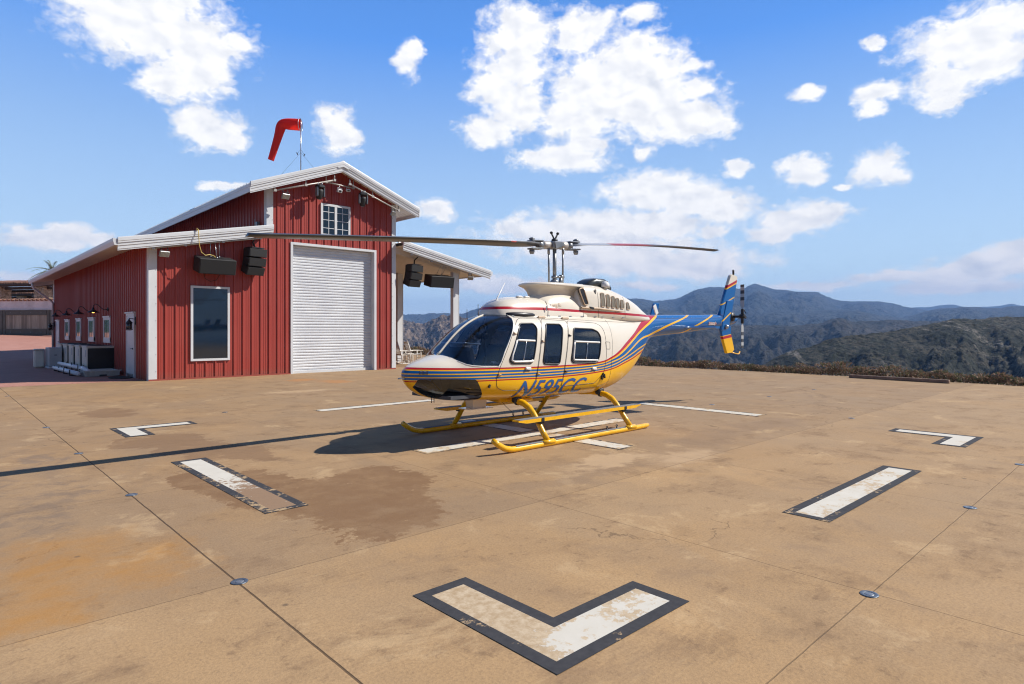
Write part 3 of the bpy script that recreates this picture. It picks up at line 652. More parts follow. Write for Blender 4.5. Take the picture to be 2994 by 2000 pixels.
for a0 in (-6.65, -2.2, 2.25):
    mb = MB(); zz = GZ
    for (cx_, cz, sa, sz) in ((2.2, .27, 4.4, .54), (2.2, 1.85, 4.4, .42), (.11, 1.09, .22, 1.1), (4.29, 1.09, .22, 1.1)): gbox(mb, a0 + cx_, 0, zz + cz, sa, .10, sz, 0, .012)
    for z0, z1 in ((.10, .46), (1.70, 2.0)):
        for (aa, za, sa, sz) in ((2.2, z0, 3.9, .03), (2.2, z1, 3.9, .03), (.26, (z0 + z1) / 2, .03, z1 - z0), (4.14, (z0 + z1) / 2, .03, z1 - z0)): gbox(mb, a0 + aa, .06, zz + za, sa, .03, sz)
    for k in range(4):
        for zb in (.22, .33, 1.85): mb.lathe([(.045, 0), (.04, .03), (.015, .045)], G0 + ga * (a0 + .75 + k * .97) + gb * .05 + Vector((0, 0, zz + zb)), 'z', 8, 1)
    mb.build('gate_leaf', [M['gate_frame'], M['grey']], ge)
    mb = MB(); gbox(mb, a0 + 2.2, -.02, zz + 1.09, 3.98, .05, 1.12); mb.build('plank_panel', M['planks'], ge)
we = empty('boundary_wall', tuple(G0 + gb * -.35 + Vector((0, 0, GZ))), 'pale rendered wall band running above the plank gate', 'wall')
mb = MB(); gbox(mb, -3, -.30, GZ + 2.48, 26, .35, .80)
for a in (-7.2, 7.1): gbox(mb, a, -.30, GZ + 1.02, .6, .34, 2.10)
mb.build('wall_face', M['stucco'], we)
mb = MB()
for k in range(64):
    a = -15.8 + k * .4; pts = [G0 + ga * a + gb * d + Vector((0, 0, GZ + 2.93 - .05 * abs(d + .3) / .3)) for d in (.02, -.3, -.62)]
    mb.tube(pts, .10, 6)
gbox(mb, -3, -.3, GZ + 2.885, 26, .50, .03); mb.build('tile_coping', M['tile'], we)

def tile_roof(parent, c, wa, depth, rise, zeave):
    # low pitched clay-tile roof: rows of barrel tiles running down the slope
    mb = MB(); n = int(wa / .32)
    for k in range(n + 1):
        a = c - wa / 2 + wa * k / n + rnd.uniform(-.03, .03)
        pts = [G0 + ga * (a + rnd.uniform(-.02, .02)) + gb * (d0 + rnd.uniform(-.04, .04)) + Vector((0, 0, zeave + .12 + rise * q + rnd.uniform(-.015, .02))) for q, d0 in ((0, -dd0), (.5, -dd0 - depth / 2), (1, -dd0 - depth))]
        mb.tube(pts, .125, 7)
    mb.build('tile_roof', M['tile'], parent)
    mb = MB()
    mb.obox(G0 + ga * c + gb * (-dd0 - depth / 2) + Vector((0, 0, zeave - .12 + rise / 2)), (wa, depth, .24), GR @ Euler((math.atan2(rise, depth), 0, 0)).to_matrix())
    mb.obox(G0 + ga * c + gb * (-dd0 + .1) + Vector((0, 0, zeave)), (wa + .3, .16, .16), GR); mb.build('eave_board', M['timber'], parent)
st = NT('rubble_stone'); p = st.obj(); pz = st.vec('MULTIPLY', p, (1, 1, 1.5)); e_ = st.voro(pz, 2.6, 'DISTANCE_TO_EDGE'); cc = st.voro(pz, 2.6, 'F1', 'Color')
c = st.mix(st.sep(cc)[0], (.30, .24, .16, 1), (.46, .40, .30, 1)); c = st.mix(st.smooth(e_, .01, .05, 1, 0), c, (.12, .10, .075, 1))
M['stone'] = st.out(st.bsdf(c, .85, 0, st.bump(st.smooth(e_, 0, .1), .8, .04)))
for (cen, wa, dd0, dep, rise, ze, cols_, lab) in ((-19.6, 14.8, 14, 6.0, .75, 6.55, (-14.2, -19.6, -25), 'near clay-tile pavilion roof on stone piers, behind the pale wall at far left'), (-31.4, 15.6, 27, 6, .6, 6.35, (-25.6, -31, -36), 'lower clay-tile roof seen beyond the near pavilion and its stone pier')):
    pe = empty('pavilion', tuple(G0 + ga * cen + gb * (-dd0 - dep / 2) + Vector((0, 0, 1.2))), lab, 'pavilion')
    tile_roof(pe, cen, wa, dep, rise, ze)
    for a in cols_:
        mb = MB(); gbox(mb, a, -dd0 - .9, (1.0 + ze - .15) / 2, 1.25, 1.25, ze - 1.15, 0, .05); mb.build('stone_pier', M['stone'], pe)
    mb = MB()
    for d in (.8, dep - .8): gbox(mb, cen, -dd0 - d, ze - .36, wa - .6, .22, .30)
    mb.build('beam', M['timber'], pe)
# palm beyond the barn
pc = FW * 61 + RT * (-.7385 * 61); pm = empty('palm_tree', (pc.x, pc.y, .5), 'palm whose fronds show above the low eave of the barn', 'palm tree')
mb = MB(); mb.tube([(pc.x + .25 * math.sin(k * .35), pc.y, .3 + k * .79) for k in range(10)], [.26 - .012 * k for k in range(10)], 10); mb.build('trunk', M['trunk'], pm)
mb = MB(); top = Vector((pc.x, pc.y, 7.45))
for k in range(26):
    az = k * 2.399; el = R(rnd.uniform(-25, 75)); L = rnd.uniform(1.7, 2.4); d = Vector((math.cos(az) * math.cos(el), math.sin(az) * math.cos(el), math.sin(el)))
    pts = [top + d * L * q + Vector((0, 0, -.75 * q * q * L * .6)) for q in [i / 8 for i in range(9)]]
    mb.tube(pts, [.03 * (1 - .8 * i / 8) for i in range(9)], 4)
    for i in range(1, 9):
        for s_ in (-1, 1):
            for jj in (0, .5):
                b = pts[i - 1].lerp(pts[i], jj); t_ = (pts[i] - pts[i - 1]).normalized(); sd = t_.cross(Vector((0, 0, 1))).normalized() * s_
                l = .42 * (1 - .5 * i / 8); e2 = b + (sd * .8 + t_ * .7).normalized() * l + Vector((0, 0, -.12 * l)); w_ = t_ * .022
                mb.add([b - w_, b + w_, e2], [(0, 1, 2)])
mb.build('crown', M['palm'], pm, fix=False)

# ================================================================== barn
B = empty('barn', (9.8, 22.65, 0), 'red ribbed metal barn with white trim, tall gabled middle and low side wings', 'barn')
V0 = 22.65; V1 = 43.5; UL, UN0, UN1, UP = 5.2, 9.0, 14.4, 19.25
PF = [(0, 0), (.045, 0), (.060, .038), (.102, .038), (.117, 0), (.185, 0), (.191, .008), (.205, .008), (.211, 0), (.255, 0), (.261, .008), (.275, .008), (.281, 0)]
def cols_of(a0, a1):
    L = []; k = math.floor(a0 / .31) - 1
    while k * .31 < a1:
        for o, d in PF:
            a = k * .31 + o
            if a0 < a < a1: L.append((a, d))
        k += 1
    return [(a0, 0)] + L + [(a1, 0)]
def ribwall(mb, axis, fixed, a0, a1, out, ztop, zbot=lambda a: -.05):
    L = cols_of(a0, a1); vs = []
    for a, d in L:
        for z in (zbot(a), ztop(a)): vs.append((a, fixed + out * d, z) if axis == 'u' else (fixed + out * d, a, z))
    fs = [(2 * i, 2 * i + 2, 2 * i + 3, 2 * i + 1) for i in range(len(L) - 1)]
    mb.add(vs, fs)
lean = lambda u: 4.42 + .195 * (u - 4.2)
nave = lambda u: 8.11 - .38 * abs(u - 11.7)
porch = lambda u: 5.33 - .195 * (u - 14.4)
DU0, DU1, DZ = 9.95, 13.40, 4.85
mb = MB(); ribwall(mb, 'u', V0, UL, UN0, -1, lambda u: lean(u) - .10)
ribwall(mb, 'u', V0, UN0, DU0, -1, lambda u: nave(u) - .12); ribwall(mb, 'u', V0, DU0, DU1, -1, lambda u: nave(u) - .12, lambda u: DZ); ribwall(mb, 'u', V0, DU1, UN1, -1, lambda u: nave(u) - .12)
mb.build('wall', M['red'], B, fix=False)
mb = MB(); ribwall(mb, 'v', UL, V0, V1, -1, lambda v: lean(UL) - .10); mb.build('wall', M['red'], B, fix=False)
mb = MB(); ribwall(mb, 'v', UN0, V0, V1, -1, lambda v: nave(UN0) - .12, lambda v: 4.9); mb.build('wall', M['red'], B, fix=False)
mb = MB(); ribwall(mb, 'v', UN1, V0, V1, 1, lambda v: nave(UN1) - .12); mb.build('wall', M['red'], B, fix=False)
mb = MB(); ribwall(mb, 'u', V1, UL, UN0, 1, lambda u: lean(u) - .10); ribwall(mb, 'u', V1, UN0, UN1, 1, lambda u: nave(u) - .12); mb.build('wall', M['red'], B, fix=False)
# corner trims (folded sheet)
def trim(u, v, z0, z1, du, dv, wu=.2, wv=.2):
    mb = MB(); e = .034
    mb.box(min(u - du * e, u + du * wu), max(u - du * e, u + du * wu), min(v - dv * e, v - dv * e - dv * .008), max(v - dv * e, v - dv * e - dv * .008), z0, z1)
    mb.box(min(u - du * e, u - du * e - du * .008), max(u - du * e, u - du * e - du * .008), min(v - dv * e - dv * .008, v + dv * wv), max(v - dv * e - dv * .008, v + dv * wv), z0, z1)
    z = z0 + .3
    while z < z1:
        mb.obox((u + du * (wu - .03), v - dv * (e + .012), z), (.016, .012, .016), (0, 0, 0), 1); z += .55
    mb.build('corner_trim', [M['white_trim'], M['grey']], B)
trim(UL, V0, 0, lean(UL) - .13, 1, 1); trim(UN0, V0, lean(UN0) + .02, nave(UN0) - .15, 1, 1); trim(UN1, V0, 0, nave(UN1) - .15, -1, 1, .16, .2); trim(UL, V1, 0, lean(UL) - .13, 1, -1)
# base flashing
for a, b in ((UL - .04, DU0), (DU1, UN1 + .04)): mb = MB(); mb.box(a, b, V0 - .045, V0 - .033, -.02, .05); mb.build('base_flashing', M['red'], B)

# roofs: ribbed sheets running down the slope, with soffit, stepped rake trim and gutter
VF, VB = 22.05, 44.1
def roof(u0, u1, zf, eave, gutter=True):
    ra, rb = min(u0, u1), max(u0, u1)
    mb = MB(); L = cols_of(VF + .02, VB); vs = []
    for v, d in L:
        for u in (u0, u1): vs.append((u, v, zf(u) + d * 1.2))
    for v, d in L:
        for u in (u0, u1): vs.append((u, v, zf(u) - .02))
    n = len(L); fs = [(2 * i, 2 * i + 2, 2 * i + 3, 2 * i + 1) for i in range(n - 1)]
    fs += [(2 * n + 2 * i, 2 * n + 2 * i + 1, 2 * n + 2 * i + 3, 2 * n + 2 * i + 2) for i in range(n - 1)]
    for s_ in (0, 1): fs += [(2 * i + s_, 2 * n + 2 * i + s_, 2 * n + 2 * i + 2 + s_, 2 * i + 2 + s_) for i in range(n - 1)]
    fs += [(0, 1, 2 * n + 1, 2 * n), (2 * n - 2, 4 * n - 2, 4 * n - 1, 2 * n - 1)]
    mb.add(vs, fs); ro = mb.build('roof', M['roof_metal'], B)
    # soffit lining, fluted
    mb = MB(); L = []; v = VF + .03; k = 0
    while v < VB - .05: L.append((v, .0 if k % 2 else .018)); L.append((v + .09, .0 if k % 2 else .018)); v += .11; k += 1
    vs = []
    for v, d in L:
        for u in (u0, u1): vs.append((u, v, zf(u) - .15 + d))
    n = len(L); mb.add(vs, [(2 * i, 2 * i + 1, 2 * i + 3, 2 * i + 2) for i in range(n - 1)]); mb.build('soffit', M['soffit'], ro, fix=False)
    # stepped rake trim on the front (and back) edge
    sec = [(0, .06), (-.085, .06), (-.092, .035), (-.092, -.06), (-.080, -.075), (-.080, -.115), (-.052, -.125), (-.052, -.20), (-.030, -.215), (-.030, -.30), (-.012, -.31), (-.012, -.345), (0, -.345)]
    for vv, sg in ((VF, 1), (VB, -1)):
        mb = MB(); mb.sweep([[(u, vv + sg * a + (.03 * sg), zf(u) + b) for a, b in sec] for u in (u0, u1)])
        mb.build('rake_trim', M['white_trim'], ro)
    # eave
    sg = -1 if eave == ra else 1
    if gutter:
        sec = [(0, .0), (.10, .02), (.125, .02), (.125, -.07), (.085, -.19), (0, -.19)]
        mb = MB(); mb.sweep([[(eave + sg * a, v, zf(eave) + b) for a, b in sec] for v in (VF - .02, VB)]); mb.build('gutter', M['white_trim'], ro)
    else:
        mb = MB(); mb.sweep([[(eave + sg * a, v, zf(eave) + b) for a, b in ((0, -.03), (.03, -.03), (.03, -.12), (.018, -.13), (.018, -.30), (0, -.30))] for v in (VF - .02, VB)]); mb.build('eave_trim', M['white_trim'], ro)
    return ro
roof(4.2, UN0 - .02, lean, 4.2); roof(8.17, 11.7, nave, 8.17, False); roof(15.23, 11.7, nave, 15.23, False); roof(19.27, UN1 + .04, porch, 19.27)
mb = MB(); mb.sweep([[(11.7 + a, v, 8.11 + b) for a, b in ((-.28, -.06), (-.10, .03), (-.03, .075), (.03, .075), (.10, .03), (.28, -.06), (0, -.0))] for v in (VF - .05, VB + .05)])
mb.prism([(11.42, 8.0), (11.58, 8.11), (11.7, 8.20), (11.82, 8.11), (11.98, 8.0), (11.92, 7.87), (11.7, 7.95), (11.48, 7.87)], 'y', VF - .055, VF - .035)
mb.build('ridge_cap', M['white_trim'], B)
# boxed front beam of the porch, posts
mb = MB(); mb.sweep([[(u, v, porch(u) + b) for v, b in ((V0 - .02, -.14), (V0 + .2, -.14), (V0 + .2, -.42), (V0 - .02, -.42))] for u in (UN1 + .05, 17.9)]); mb.build('porch_beam', M['soffit'], B)
for v in (22.65, 27.3, 31.9, 36.6, 41.3):
    mb = MB(); mb.box(17.55, 17.85, v, v + .2, 0, porch(17.7) - .14); mb.box(17.53, 17.545, v - .01, v + .21, 0, porch(17.7) - .15); mb.box(17.855, 17.87, v - .01, v + .21, 0, porch(17.7) - .15); mb.build('porch_post', M['white_trim'], B)
# roller door set back in its frame
mb = MB(); n = int(DZ / .108); vs = []; L = []
for k in range(n + 1):
    z = k * .108
    for dz, d in ((0, 0), (.02, .0), (.04, .022), (.085, .022)): L.append((min(z + dz, DZ + .1), d))
for z, d in L: vs += [(DU0, 22.88 - d, z), (DU1, 22.88 - d, z)]
mb.add(vs, [(2 * i, 2 * i + 1, 2 * i + 3, 2 * i + 2) for i in range(len(L) - 1)]); rd = mb.build('roller_door', M['slats'], B, fix=False)
mb = MB(); mb.box(DU0, DU1, 22.82, 22.86, 0, .10); mb.build('bottom_bar', M['white_trim'], rd)
mb = MB()
mb.box(DU0 - .09, DU0, V0 - .05, 22.93, 0, DZ + .09); mb.box(DU1, DU1 + .10, V0 - .05, 22.93, 0, DZ + .09); mb.box(DU0, DU1, V0 - .05, 22.93, DZ, DZ + .09); mb.build('frame', M['white_trim'], rd)
# windows
def window(axis, c, w_, h_, fixed, out, fr=.07, pane='glass_dark', mull=0, grid=None, sill=False, slider=False):
    a0, a1, z0, z1 = c[0] - w_ / 2, c[0] + w_ / 2, c[1] - h_ / 2, c[1] + h_ / 2
    def bx(mb, p0, p1, d0, d1, q0, q1):
        lo, hi = sorted((fixed + out * d0, fixed + out * d1))
        mb.box(p0, p1, lo, hi, q0, q1) if axis == 'u' else mb.box(lo, hi, p0, p1, q0, q1)
    mb = MB(); bx(mb, a0, a0 + fr, .0, .065, z0, z1); bx(mb, a1 - fr, a1, .0, .065, z0, z1); bx(mb, a0 + fr, a1 - fr, .0, .063, z1 - fr, z1); bx(mb, a0 + fr, a1 - fr, .0, .063, z0, z0 + fr)
    if mull: m = (a0 + a1) / 2; bx(mb, m - .05, m + .05, .0, .060, z0 + fr, z1 - fr)
    if sill: bx(mb, a0 - .03, a1 + .03, .0, .09, z1, z1 + .05); bx(mb, a0, a1, .0, .055, z0 - .03, z0 + fr * 1.8)
    w = mb.build('window', M['white_trim'], B)
    mb = MB(); bx(mb, a0 + fr, a1 - fr, .034, .040, z0 + fr, z1 - fr); mb.build('pane', M[pane], w)
    if slider:
        mb = MB(); m = (a0 + a1) / 2; bx(mb, m + .02, a1 - fr - .04, .042, .046, z0 + fr + .04, z1 - fr - .03); mb.build('pane', M['glass_dark'], w)
    if grid:
        mb = MB(); g = .011
        for s0, s1 in ((a0 + fr, (a0 + a1) / 2 - .05), ((a0 + a1) / 2 + .05, a1 - fr)):
            for k in range(1, grid[0]): q = s0 + (s1 - s0) * k / grid[0]; bx(mb, q - g, q + g, .041, .047, z0 + fr, z1 - fr)
            for k in range(1, grid[1]): q = z0 + (z1 - z0) * k / grid[1]; bx(mb, s0, s1, .042, .046, q - g, q + g)
        mb.build('muntin', M['white_trim'], w)
window('u', (7.04, 1.87), 1.26, 2.54, V0, -1, .075)
window('u', (11.68, 5.93), 1.25, 1.26, V0, -1, .085, 'glass_dark', 1, (2, 4))
for v in (29.0, 32.25, 35.4, 38.75): window('v', (v, 1.66), 1.25, .98, UL, -1, .10, 'glass_pale', 0, None, True, True)
# side doors
def side_door(v, w_, h_):
    mb = MB(); mb.box(UL - .06, UL + .0, v - w_ / 2 - .08, v - w_ / 2, 0, h_ + .08); mb.box(UL - .06, UL, v + w_ / 2, v + w_ / 2 + .08, 0, h_ + .08); mb.box(UL - .06, UL, v - w_ / 2, v + w_ / 2, h_, h_ + .08); mb.box(UL - .10, UL, v - w_ / 2 - .12, v + w_ / 2 + .12, h_ + .08, h_ + .13)
    mb.box(UL - .045, UL, v - w_ / 2, v + w_ / 2, .02, h_)
    d = mb.build('door', M['white_trim'], B)
    mb = MB(); x = UL - .05; mb.lathe([(.03, 0), (.03, -.02)], (x, v - w_ / 2 + .09, 1.0), 'x', 10); mb.tube([(x - .02, v - w_ / 2 + .09, 1.0), (x - .055, v - w_ / 2 + .09, 1.0), (x - .055, v - w_ / 2 + .22, 1.0)], .011, 6); mb.build('handle', M['dark'], d)
    mb = MB(); mb.box(UL - .062, UL - .046, v - w_ / 2 + .02, v + w_ / 2 - .02, .02, .12); mb.build('kick_plate', M['steel'], d)
side_door(25.08, 1.0, 2.15); side_door(41.95, 1.0, 2.08)
# downspout at the far corner
mb = MB(); z0 = lean(4.2) - .15
mb.tube([(4.16, 43.0, z0), (4.16, 43.0, z0 - .22), (4.22, 43.0, z0 - .34), (5.02, 43.2, z0 - 1.0), (5.10, 43.25, z0 - 1.12), (5.10, 43.25, .1)], .055, 8); mb.build('downspout', M['white_trim'], B)

# ------------------------------------------------------------------ fittings on the barn
def railing(name_label, p0, p1, drops, updir=(0, 0, .16), r=.03):
    p0, p1 = Vector(p0), Vector(p1); e = empty('pipe_rail', tuple(p0), name_label, 'pipe rail', 'pipe rails under the barn roof edges')
    mb = MB(); mb.tube([p0, p1], r, 10); mb.build('pipe', M['rail'], e)
    for q in drops:
        c = p0.lerp(p1, q); mb = MB(); mb.tube([c, c + Vector(updir)], r * .8, 8); mb.obox(c, (.09, .085, .085), (0, 0, 0)); mb.build('bracket', M['rail'], e)
    return e
VRl = 22.16
rl = railing('long pale pipe rail under the left wing roof carrying black loudspeakers', (5.15, VRl, 4.24), (8.6, VRl, 4.91), (0.01, .28, .62, .99), (0, 0, .20))
ra = railing('pipe rail under the left slope of the gable', (9.06, VRl, 6.66), (11.42, VRl, 7.42), (0.01, .5, .99), (0, 0, .24))
rb_ = railing('pipe rail under the right slope of the gable', (12.0, VRl, 7.38), (14.35, VRl, 6.60), (.02, .45, .97), (0, 0, .20))
rc = railing('short pipe rail crossing under the gable peak with two little white fixtures', (11.1, 22.3, 7.32), (12.3, 22.3, 7.27), (0.02, .98), (0, 0, .35), .026)
rr = railing('thin pipe rail under the porch roof edge on the right of the barn', (14.85, VRl, 4.86), (18.2, VRl, 4.20), (.02, .33, .66, .97), (0, 0, .19), .022)

def flood(loc, yaw, label, pitch=28, s=1.0):
    e = empty('flood_light', loc, label, 'flood light', 'flat flood lights on the barn rails'); c = Vector(loc); Rm = Euler((R(pitch), 0, R(yaw))).to_matrix()
    mb = MB(); mb.obox(c, (.30 * s, .07 * s, .20 * s), Rm, 0, .012); mb.build('housing', M['grey'], e)
    mb = MB()
    for i in range(7):
        for j in range(5): mb.obox(c + Rm @ Vector(((i - 3) * .038 * s, -.038 * s, (j - 2) * .034 * s)), (.026 * s, .01, .024 * s), Rm)
    mb.build('led_array', M['lens'], e)
    mb = MB()
    for sx in (-.09, .09): mb.tube([c + Rm @ Vector((sx * s, .02, .10 * s)), c + Vector((sx * s, .03, .17 * s)), c + Vector((sx * s, .02, .26 * s))], .012, 6)
    mb.tube([c + Vector((-.13 * s, .03, .16 * s)), c + Vector((.13 * s, .03, .16 * s))], .011, 6); mb.build('bracket', M['dark'], e)
flood((5.50, VRl - .03, 4.08), 8, 'square LED flood light at the left end of the wing rail, left of the loudspeakers')
flood((9.46, VRl - .03, 6.50), 8, 'square LED flood light high under the left end of the gable')
flood((14.0, VRl - .03, 6.46), 28, 'square LED flood light tucked under the right end of the gable', 35)
flood((18.15, VRl, 4.02), -25, 'square LED flood light at the outer end of the porch rail', 40, .9)
def moving_head(loc, yaw, label):
    e = empty('moving_head_light', loc, label, 'stage light', 'black moving head stage lights under the gable'); c = Vector(loc); Z = Euler((0, 0, R(yaw))).to_matrix()
    mb = MB(); mb.obox(c + Vector((0, 0, .19)), (.30, .26, .12), Z, 0, .03); mb.build('base', M['dark'], e)
    mb = MB()
    for s_ in (-1, 1): mb.obox(c + Z @ Vector((s_ * .155, 0, -.02)), (.05, .16, .36), Z, 0, .02)
    mb.build('yoke', M['grey'], e)
    mb = MB(); Rm = Z @ Euler((R(18), 0, 0)).to_matrix(); pr = [(.05, .15), (.10, .14), (.118, .06), (.118, -.10), (.10, -.20), (.085, -.235)]
    n = 16; vs = [c + Rm @ Vector((r * math.cos(2 * math.pi * k / n), r * math.sin(2 * math.pi * k / n), h - .05)) for r, h in pr for k in range(n)]
    mb.sweep([vs[i * n:(i + 1) * n] for i in range(len(pr))], 0, True); mb.build('head', M['black'], e)
    mb = MB(); mb.sweep([[c + Rm @ Vector((r * math.cos(2 * math.pi * k / n), r * math.sin(2 * math.pi * k / n), h)) for k in range(n)] for r, h in ((.08, -.284), (.06, -.30), (.02, -.308))], 0, True); mb.build('lens', M['grey'], e)
    mb = MB()
    for sx in (-.07, .07): mb.tube([c + Vector((sx, 0, .24)), c + Vector((sx, 0, .34))], .022, 6)
    mb.build('clamp', M['steel'], e)
moving_head((10.80, VRl - .02, 6.88), 12, 'black moving head light hanging left of the gable window')
moving_head((12.62, VRl - .02, 6.86), -10, 'black moving head light hanging right of the gable window')
for (u, v, z, sc, lab, yaw) in ((11.68, 22.3, 7.07, 1.0, 'small white fixture on a bracket above the middle of the gable window', 15), (12.05, 22.3, 7.14, .75, 'tiny cream fixture above the right half of the gable window', -10)):
    e = empty('small_floodlight', (u, v, z), lab, 'light fixture'); Z = Euler((R(22), 0, R(yaw))).to_matrix()
    mb = MB(); mb.obox((u, v, z), (.22 * sc, .10, .13 * sc), Z, 0, .015); mb.build('housing', M['white_trim'], e)
    mb = MB(); mb.obox(Vector((u, v, z)) + Z @ Vector((0, -.052, 0)), (.12 * sc, .01, .07 * sc), Z); mb.build('lens', M['dark'], e)
    mb = MB(); mb.tube([(u, v, z + .06), (u, v, z + .22)], .012, 6); mb.tube([(u - .1 * sc, v, z), (u - .1 * sc, v, z + .11), (u + .1 * sc, v, z + .11), (u + .1 * sc, v, z)], .009, 6); mb.build('bracket', M['steel'], e)

def sub(c, size, yaw, pitch, label, hang, grp='black boxy loudspeakers hung from the barn rails'):
    e = empty('loudspeaker', c, label, 'loudspeaker', grp); Rm = Euler((0, 0, R(yaw))).to_matrix() @ Euler((R(pitch), 0, 0)).to_matrix(); c = Vector(c); w_, d_, h_ = size
    mb = MB(); mb.obox(c, size, Rm, 0, .012); mb.build('cabinet', M['black'], e)
    mb = MB(); mb.obox(c + Rm @ Vector((0, -d_ / 2 - .004, 0)), (w_ - .05, .012, h_ - .05), Rm); mb.build('grille', plain('speaker_grille', (.012, .012, .013), .8, 0, .3, 80), e)
    for sx, sy in ((-.12, .12), (.02, -.1), (.16, .12)):
        t0 = c + Rm @ Vector((sx, sy, h_ / 2)); mb = MB(); mb.tube([t0, Vector((t0.x - .05, VRl, hang(t0.x)))], .011, 6); mb.lathe([(.022, 0), (.022, .05)], t0, 'z', 8); mb.build('hanger', M['steel'], e)
    mb = MB(); mb.obox(c + Rm @ Vector((.03, 0, h_ / 2 + .012)), (.34, .34, .02), Rm); mb.build('fly_plate', M['dark'], e)
    return c, Rm
hl = lambda u: 4.24 + (u - 5.15) * .1942
hr = lambda u: 4.86 - (u - 14.85) * .197
cl_, Rl_ = sub((7.06, 22.22, 3.83), (1.16, .68, .50), 0, 14, 'wide black subwoofer box hanging above the tall window', hl)
sub((16.66, 22.55, 3.83), (1.16, .68, .50), -8, 12, 'wide black subwoofer box hanging under the porch roof beside the post', hr)
def array(c, yaw, label, hz, sgn=1):
    e = empty('line_array', c, label, 'loudspeaker', 'stacked three-part loudspeaker arrays'); Z = Euler((0, 0, R(yaw))).to_matrix(); p = Vector(c); tilt = 4
    for k in range(3):
        Rm = Z @ Euler((R(tilt), 0, 0)).to_matrix(); ce = p + Rm @ Vector((0, 0, -.15))
        mb = MB(); q = [(-.34, -.22), (.34, -.22), (.29, .22), (-.29, .22)]; n = 4
        mb.sweep([[ce + Rm @ Vector((a, b, z)) for a, b in q] for z in (-.142, .142)]); mb.build('speaker_module', M['black'], e)
        mb = MB(); mb.obox(ce + Rm @ Vector((0, -.224, 0)), (.64, .012, .255), Rm); mb.build('grille', bpy.data.materials['speaker_grille'], e)
        p = p + Rm @ Vector((0, 0, -.30)); tilt += 9
    c = Vector(c); mb = MB(); mb.obox(c + Z @ Vector((0, 0, .015)), (.5, .4, .03), Z); mb.build('fly_frame', M['dark'], e)
    mb = MB(); mb.tube([c + Z @ Vector((.1, .1, .02)), c + Vector((-.06 * sgn, .05, .22)), Vector((c.x - .02 * sgn, VRl, hz))], .03, 6); mb.build('hanger', M['dark'], e)
array((8.40, 22.24, 4.52), 14, 'black curved three-part speaker array hanging beside the roller door under the left wing', 4.88)
array((15.25, 22.45, 4.44), 10, 'black three-part speaker array hanging under the porch roof next to the barn corner', 4.78, -1)
mb = MB(); pts = [(6.42, 21.98, 4.90), (6.41, 21.94, 4.98), (6.45, 21.92, 4.94), (6.46, 21.92, 4.7), (6.50, 21.98, 4.42), (6.58, 22.05, 4.22), (6.72, 22.1, 4.13), (6.86, 22.12, 4.17), (7.0, 22.18, 4.15), (7.08, 22.2, 4.10)]
mb.tube(pts, .014, 6); tag(mb.build('power_cord', M['cord'], None, (6.5, 22, 4.5)), 'yellow cord looping from the roof edge down to the subwoofer', 'cord')
mb = MB(); mb.tube([(6.78, 22.5, 3.62), (6.85, 22.56, 3.4), (7.02, 22.58, 3.31), (7.22, 22.58, 3.36), (7.33, 22.5, 3.6)], .010, 6); tag(mb.build('cable', M['cable'], None, (7, 22.55, 3.5)), 'black cable sagging under the subwoofer box above the tall window', 'cable')

def gooseneck(v, lit, label):
    e = empty('wall_lamp', (UL - .035, v, 2.46), label, 'wall lamp', 'black gooseneck lamps on the shaded barn wall'); x = UL - .035
    mb = MB(); mb.lathe([(.075, 0), (.075, -.02), (.03, -.035)], (x, v, 2.46), 'x', 14); mb.build('wall_plate', M['dark'], e)
    mb = MB(); mb.tube([(x - .02, v, 2.46), (x - .12, v, 2.44), (x - .22, v, 2.50), (x - .32, v, 2.62), (x - .42, v, 2.66), (x - .48, v, 2.60), (x - .49, v, 2.48)], .014, 8); mb.build('arm', M['dark'], e)
    mb = MB(); mb.lathe([(.035, .13), (.04, .06), (.07, .035), (.17, -.03), (.215, -.055), (.215, -.062), (.16, -.036), (.06, .02)], (x - .49, v, 2.39), 'z', 24); mb.build('shade', M['dark'], e)
    mb = MB(); mb.lathe([(.01, .03), (.045, 0), (.055, -.035), (.04, -.07), (.01, -.08)], (x - .49, v, 2.39), 'z', 12); mb.build('bulb', M['glow'] if lit else M['lens'], e)
for v, lit, lb in ((28.85, True, 'black gooseneck lamp with its bulb lit, nearest to the front of the barn'), (32.1, False, 'unlit gooseneck lamp next to the lit one'), (35.3, False, 'unlit gooseneck lamp second from the far end of the wall'), (38.7, False, 'unlit gooseneck lamp farthest along the shaded wall')): gooseneck(v, lit, lb)
def lantern(v, label):
    e = empty('lantern', (UL - .035, v, 1.95), label, 'lantern', 'black carriage lanterns beside the side doors'); x = UL - .035; c = Vector((x - .2, v, 1.82))
    mb = MB(); mb.box(x - .03, x, v - .05, v + .05, 1.83, 2.10); mb.tube([(x - .02, v, 2.02), (x - .2, v, 2.04), (x - .2, v, 1.99)], .014, 6); mb.build('bracket', M['dark'], e)
    mb = MB(); mb.lathe([(.015, .21), (.03, .17), (.05, .14), (.115, .07), (.115, .06)], c, 'z', 12); mb.build('roof', M['dark'], e)
    mb = MB(); mb.lathe([(.08, .06), (.08, -.14)], c, 'z', 12); mb.build('glass_shade', M['glass_smoke'], e)
    mb = MB(); mb.lathe([(.11, -.15), (.11, -.17), (.05, -.185)], c, 'z', 12)
    for k in range(6): a = k * math.pi / 3; mb.tube([c + Vector((.088 * math.cos(a), .088 * math.sin(a), .07)), c + Vector((.088 * math.cos(a), .088 * math.sin(a), -.16))], .007, 5)
    mb.build('cage', M['dark'], e)
lantern(24.32, 'black carriage lantern by the near white side door'); lantern(43.1, 'black carriage lantern at the far corner of the barn by the downspout')
